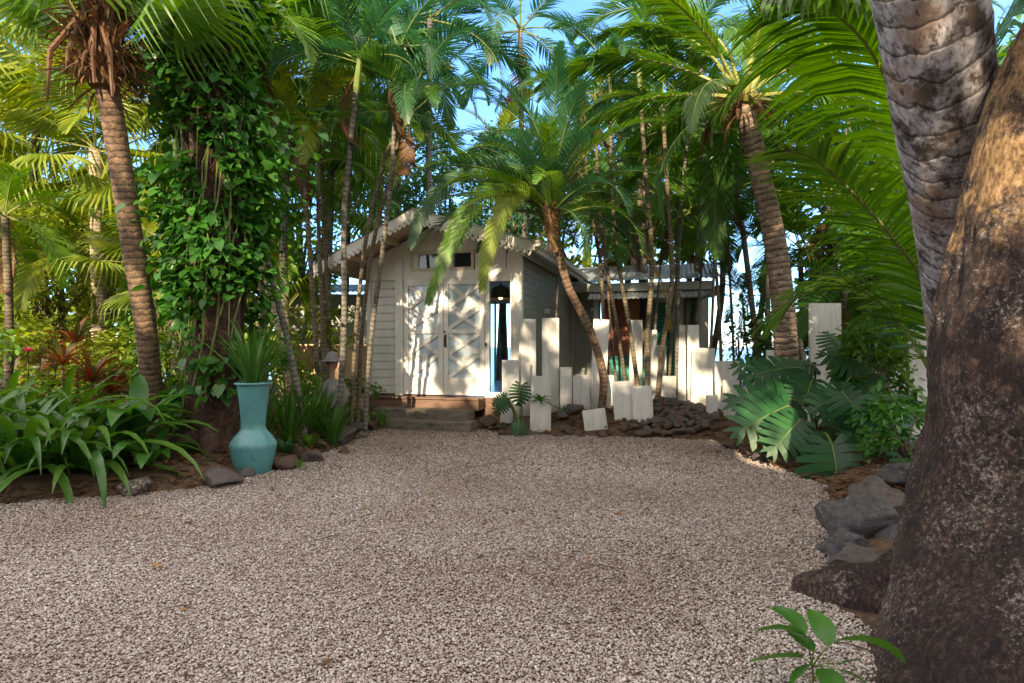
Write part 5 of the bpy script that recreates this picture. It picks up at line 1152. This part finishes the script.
# ------------------------------------------------------------------ litter on the gravel
ROLL[0] = 0; lm = MB(); ov_leaf(lm, (0,0,0), 0, .1, .055, .028, .5, .3); lme = lm.mesh('fallen_leaf', ['leaf_rust']); lm2 = MB(); ov_leaf(lm2, (0,0,0), 0, .2, .06, .022, .9, .4); lme2 = lm2.mesh('fallen_leaf', ['leaf_brown'])
for i in range(90):
    Y = U(2.7, 10.5); x = U(-.8,.62)*Y*.85
    if not inside(np.array([x]), np.array([Y]))[0]: continue
    put('fallen_leaf', lme if i % 4 == 0 else lme2, None, (x, Y, .022), (U(-.2,.2),U(-.2,.2),U(0,6)), U(.8,1.5), 'small dry brown or orange leaf lying on the gravel', 'leaf', 'dry leaves scattered on the gravel')
for i in range(30):
    Y = U(2.7, 8); x = U(-.6,.55)*Y; a = U(0,6); L = U(.08,.28); mb = MB(); mb.tube([(0,0,0),(L*.5,U(-.01,.01),.008),(L,U(-.02,.02),0)], [.003,.0035,.002], 5)
    put('twig', mb.mesh('twig', ['twig']), None, (x, Y, .022), (0,0,a), 1, 'thin dark twig lying on the gravel', 'twig', 'twigs scattered on the gravel')

n = 22000; X = NR.uniform(-8, 6.5, n); Y = NR.uniform(3.5, 13, n); k = ~inside(X, Y) & ((X < -1.5) | (X > 3) | (Y > 9)) & (dist(X, Y) < 3.5) & ~((X > -3.6) & (X < .4) & (Y > 10.2)); X, Y = X[k], Y[k]; n = len(X)
V, Fa = scatter(LEAF[0], LEAF[1], np.stack([X, Y, gh(X, Y)+.022], 1), rotmats(NR.uniform(0,6.28,n), NR.normal(0,.25,n), NR.normal(0,.3,n)), NR.uniform(.06,.16,n)[:,None]*np.array([[1,.8,1]]))
put('leaf_litter', np_mesh('leaf_litter', V, Fa, ['leaf_brown']), label='brown leaf litter covering the soil of the beds', cat='leaf litter', kind='stuff')

# ------------------------------------------------------------------ unseen trees added behind the photographer; crowns shaped to place shade and sun
SA = math.radians(14); EL = math.radians(20)
sunv = Vector((-math.sin(SA)*math.cos(EL), -math.cos(SA)*math.cos(EL), math.sin(EL)))
def shade_row(i, x0, x1):
    n = 17500; X = NR.uniform(x0-.4, x1+.4, n); Z = NR.uniform(.3, 11.6, n); keep = np.zeros(n, bool)
    low = NR.uniform(0, 1, n) < .62; Z[low] = NR.uniform(2.5, 7.35, low.sum())
    for k in range(n):
        x, z = X[k], Z[k]; a = noise.noise(Vector((x*1.1, 5.3, z*1.1)))+1.25*noise.noise(Vector((x*3.4, 1.3, z*3.4)))
        if z < (7.2 if x < -4.4 else 7.55): ok = True
        else: ok = (a > (.30 if x < -9 else (.16 if x < -4.4 else .16))) and rnd.random() < .85
        if ((x+.10)/1.0)**2+((z-6.3)/1.05)**2 < 1: ok = rnd.random() < .06  # gap cut in the leaves so sun reaches the big trunk
        keep[k] = ok
    X, Z = X[keep], Z[keep]; n = len(X); cx = (x0+x1)/2
    pos = np.stack([X-cx, NR.uniform(-.35, .35, n), Z], 1)
    V, Fa = scatter(LEAF[0], LEAF[1], pos, rotmats(-PI/2+NR.normal(0, .8, n), NR.normal(-.6, .5, n), NR.normal(0, .6, n)), NR.uniform(.28, .5, n)[:, None]*np.ones((1,3)))
    r = thing('sun_blocker_tree', ['first','second','third','fourth','fifth'][i]+' unseen leafy tree added behind the camera to block the sun, counted from the left', 'tree', (cx, -7.3, 0), 0, 'sun blocking trees added behind the camera')
    put('crown', np_mesh('crown', V, Fa, ['leaf_mid']), r); mb = MB(); mb.tube([(0,.5,0),(0.1,.5,5),(0,.5,9)], [.22,.17,.05], 10); put('trunk', mb.mesh('trunk', ['stem_brown']), r)
for i, x in enumerate((-15, -10.6, -6.2, -1.8, 2.6)): shade_row(i, x, x+4.4)

# ------------------------------------------------------------------ light, sky, camera
S = bpy.context.scene
w = bpy.data.worlds.new('World'); S.world = w; w.use_nodes = True; nt = w.node_tree; bg = nt.nodes['Background']
sky = nt.nodes.new('ShaderNodeTexSky'); sky.sky_type = 'NISHITA'; sky.sun_disc = False; sky.sun_elevation = EL; sky.sun_rotation = PI+SA; sky.air_density = .9; sky.dust_density = 0; sky.ozone_density = 6
tcn = nt.nodes.new('ShaderNodeTexCoord'); mpn = nt.nodes.new('ShaderNodeMapping'); mpn.inputs['Scale'].default_value = (2.2,2.2,5)
nz = N(nt, 'ShaderNodeTexNoise', Scale=2.0, Detail=8, Roughness=.6); nt.links.new(tcn.outputs['Generated'], mpn.inputs[0]); nt.links.new(mpn.outputs[0], nz.inputs[0])
cr = ramp(nt, [(.58, (0,0,0)), (.74, (.5,.5,.5))]); nt.links.new(nz.outputs[0], cr.inputs[0])
mxn = N(nt, 'ShaderNodeMix', data_type='RGBA'); nt.links.new(cr.outputs[0], mxn.inputs[0]); nt.links.new(sky.outputs[0], mxn.inputs[6]); mxn.inputs[7].default_value = (5.6,5.0,4.5,1)
sxyz = nt.nodes.new('ShaderNodeSeparateXYZ'); nt.links.new(tcn.outputs['Generated'], sxyz.inputs[0])
cvr = N(nt, 'ShaderNodeMath', operation='SUBTRACT'); nt.links.new(sxyz.outputs[2], cvr.inputs[0]); nt.links.new(sxyz.outputs[1], cvr.inputs[1])
mrg = nt.nodes.new('ShaderNodeMapRange'); mrg.inputs[1].default_value = -.35; mrg.inputs[2].default_value = .35; mrg.inputs[3].default_value = 0; mrg.inputs[4].default_value = .85; nt.links.new(cvr.outputs[0], mrg.inputs[0])
mxx = N(nt, 'ShaderNodeMath', operation='MAXIMUM'); nt.links.new(mrg.outputs[0], mxx.inputs[0]); nt.links.new(cr.outputs[0], mxx.inputs[1]); nt.links.new(mxx.outputs[0], mxn.inputs[0])
nt.links.new(mxn.outputs[2], bg.inputs[0]); bg.inputs[1].default_value = .13
sun = bpy.data.lights.new('sun', 'SUN'); sun.energy = 2.9; sun.angle = math.radians(.5); sun.color = (1,.80,.53)
so = bpy.data.objects.new('sun', sun); C.objects.link(so); so.rotation_euler = sunv.to_track_quat('Z', 'Y').to_euler()
cam = bpy.data.cameras.new('camera'); co = bpy.data.objects.new('camera', cam); C.objects.link(co); S.camera = co
co.location = (0,0,CH); co.rotation_euler = (PI/2,0,0); cam.sensor_width = 36; cam.lens = 36*F/1024; cam.shift_y = (HY-341.5)/1024; cam.clip_end = 9000; cam.clip_start = .05
S.view_settings.view_transform = 'Standard'; S.view_settings.look = 'None'; S.view_settings.exposure = 2.05; S.view_settings.gamma = 1
S.cycles.max_bounces = 6; S.cycles.transparent_max_bounces = 6; S.cycles.diffuse_bounces = 3; S.cycles.transmission_bounces = 4; S.cycles.glossy_bounces = 2
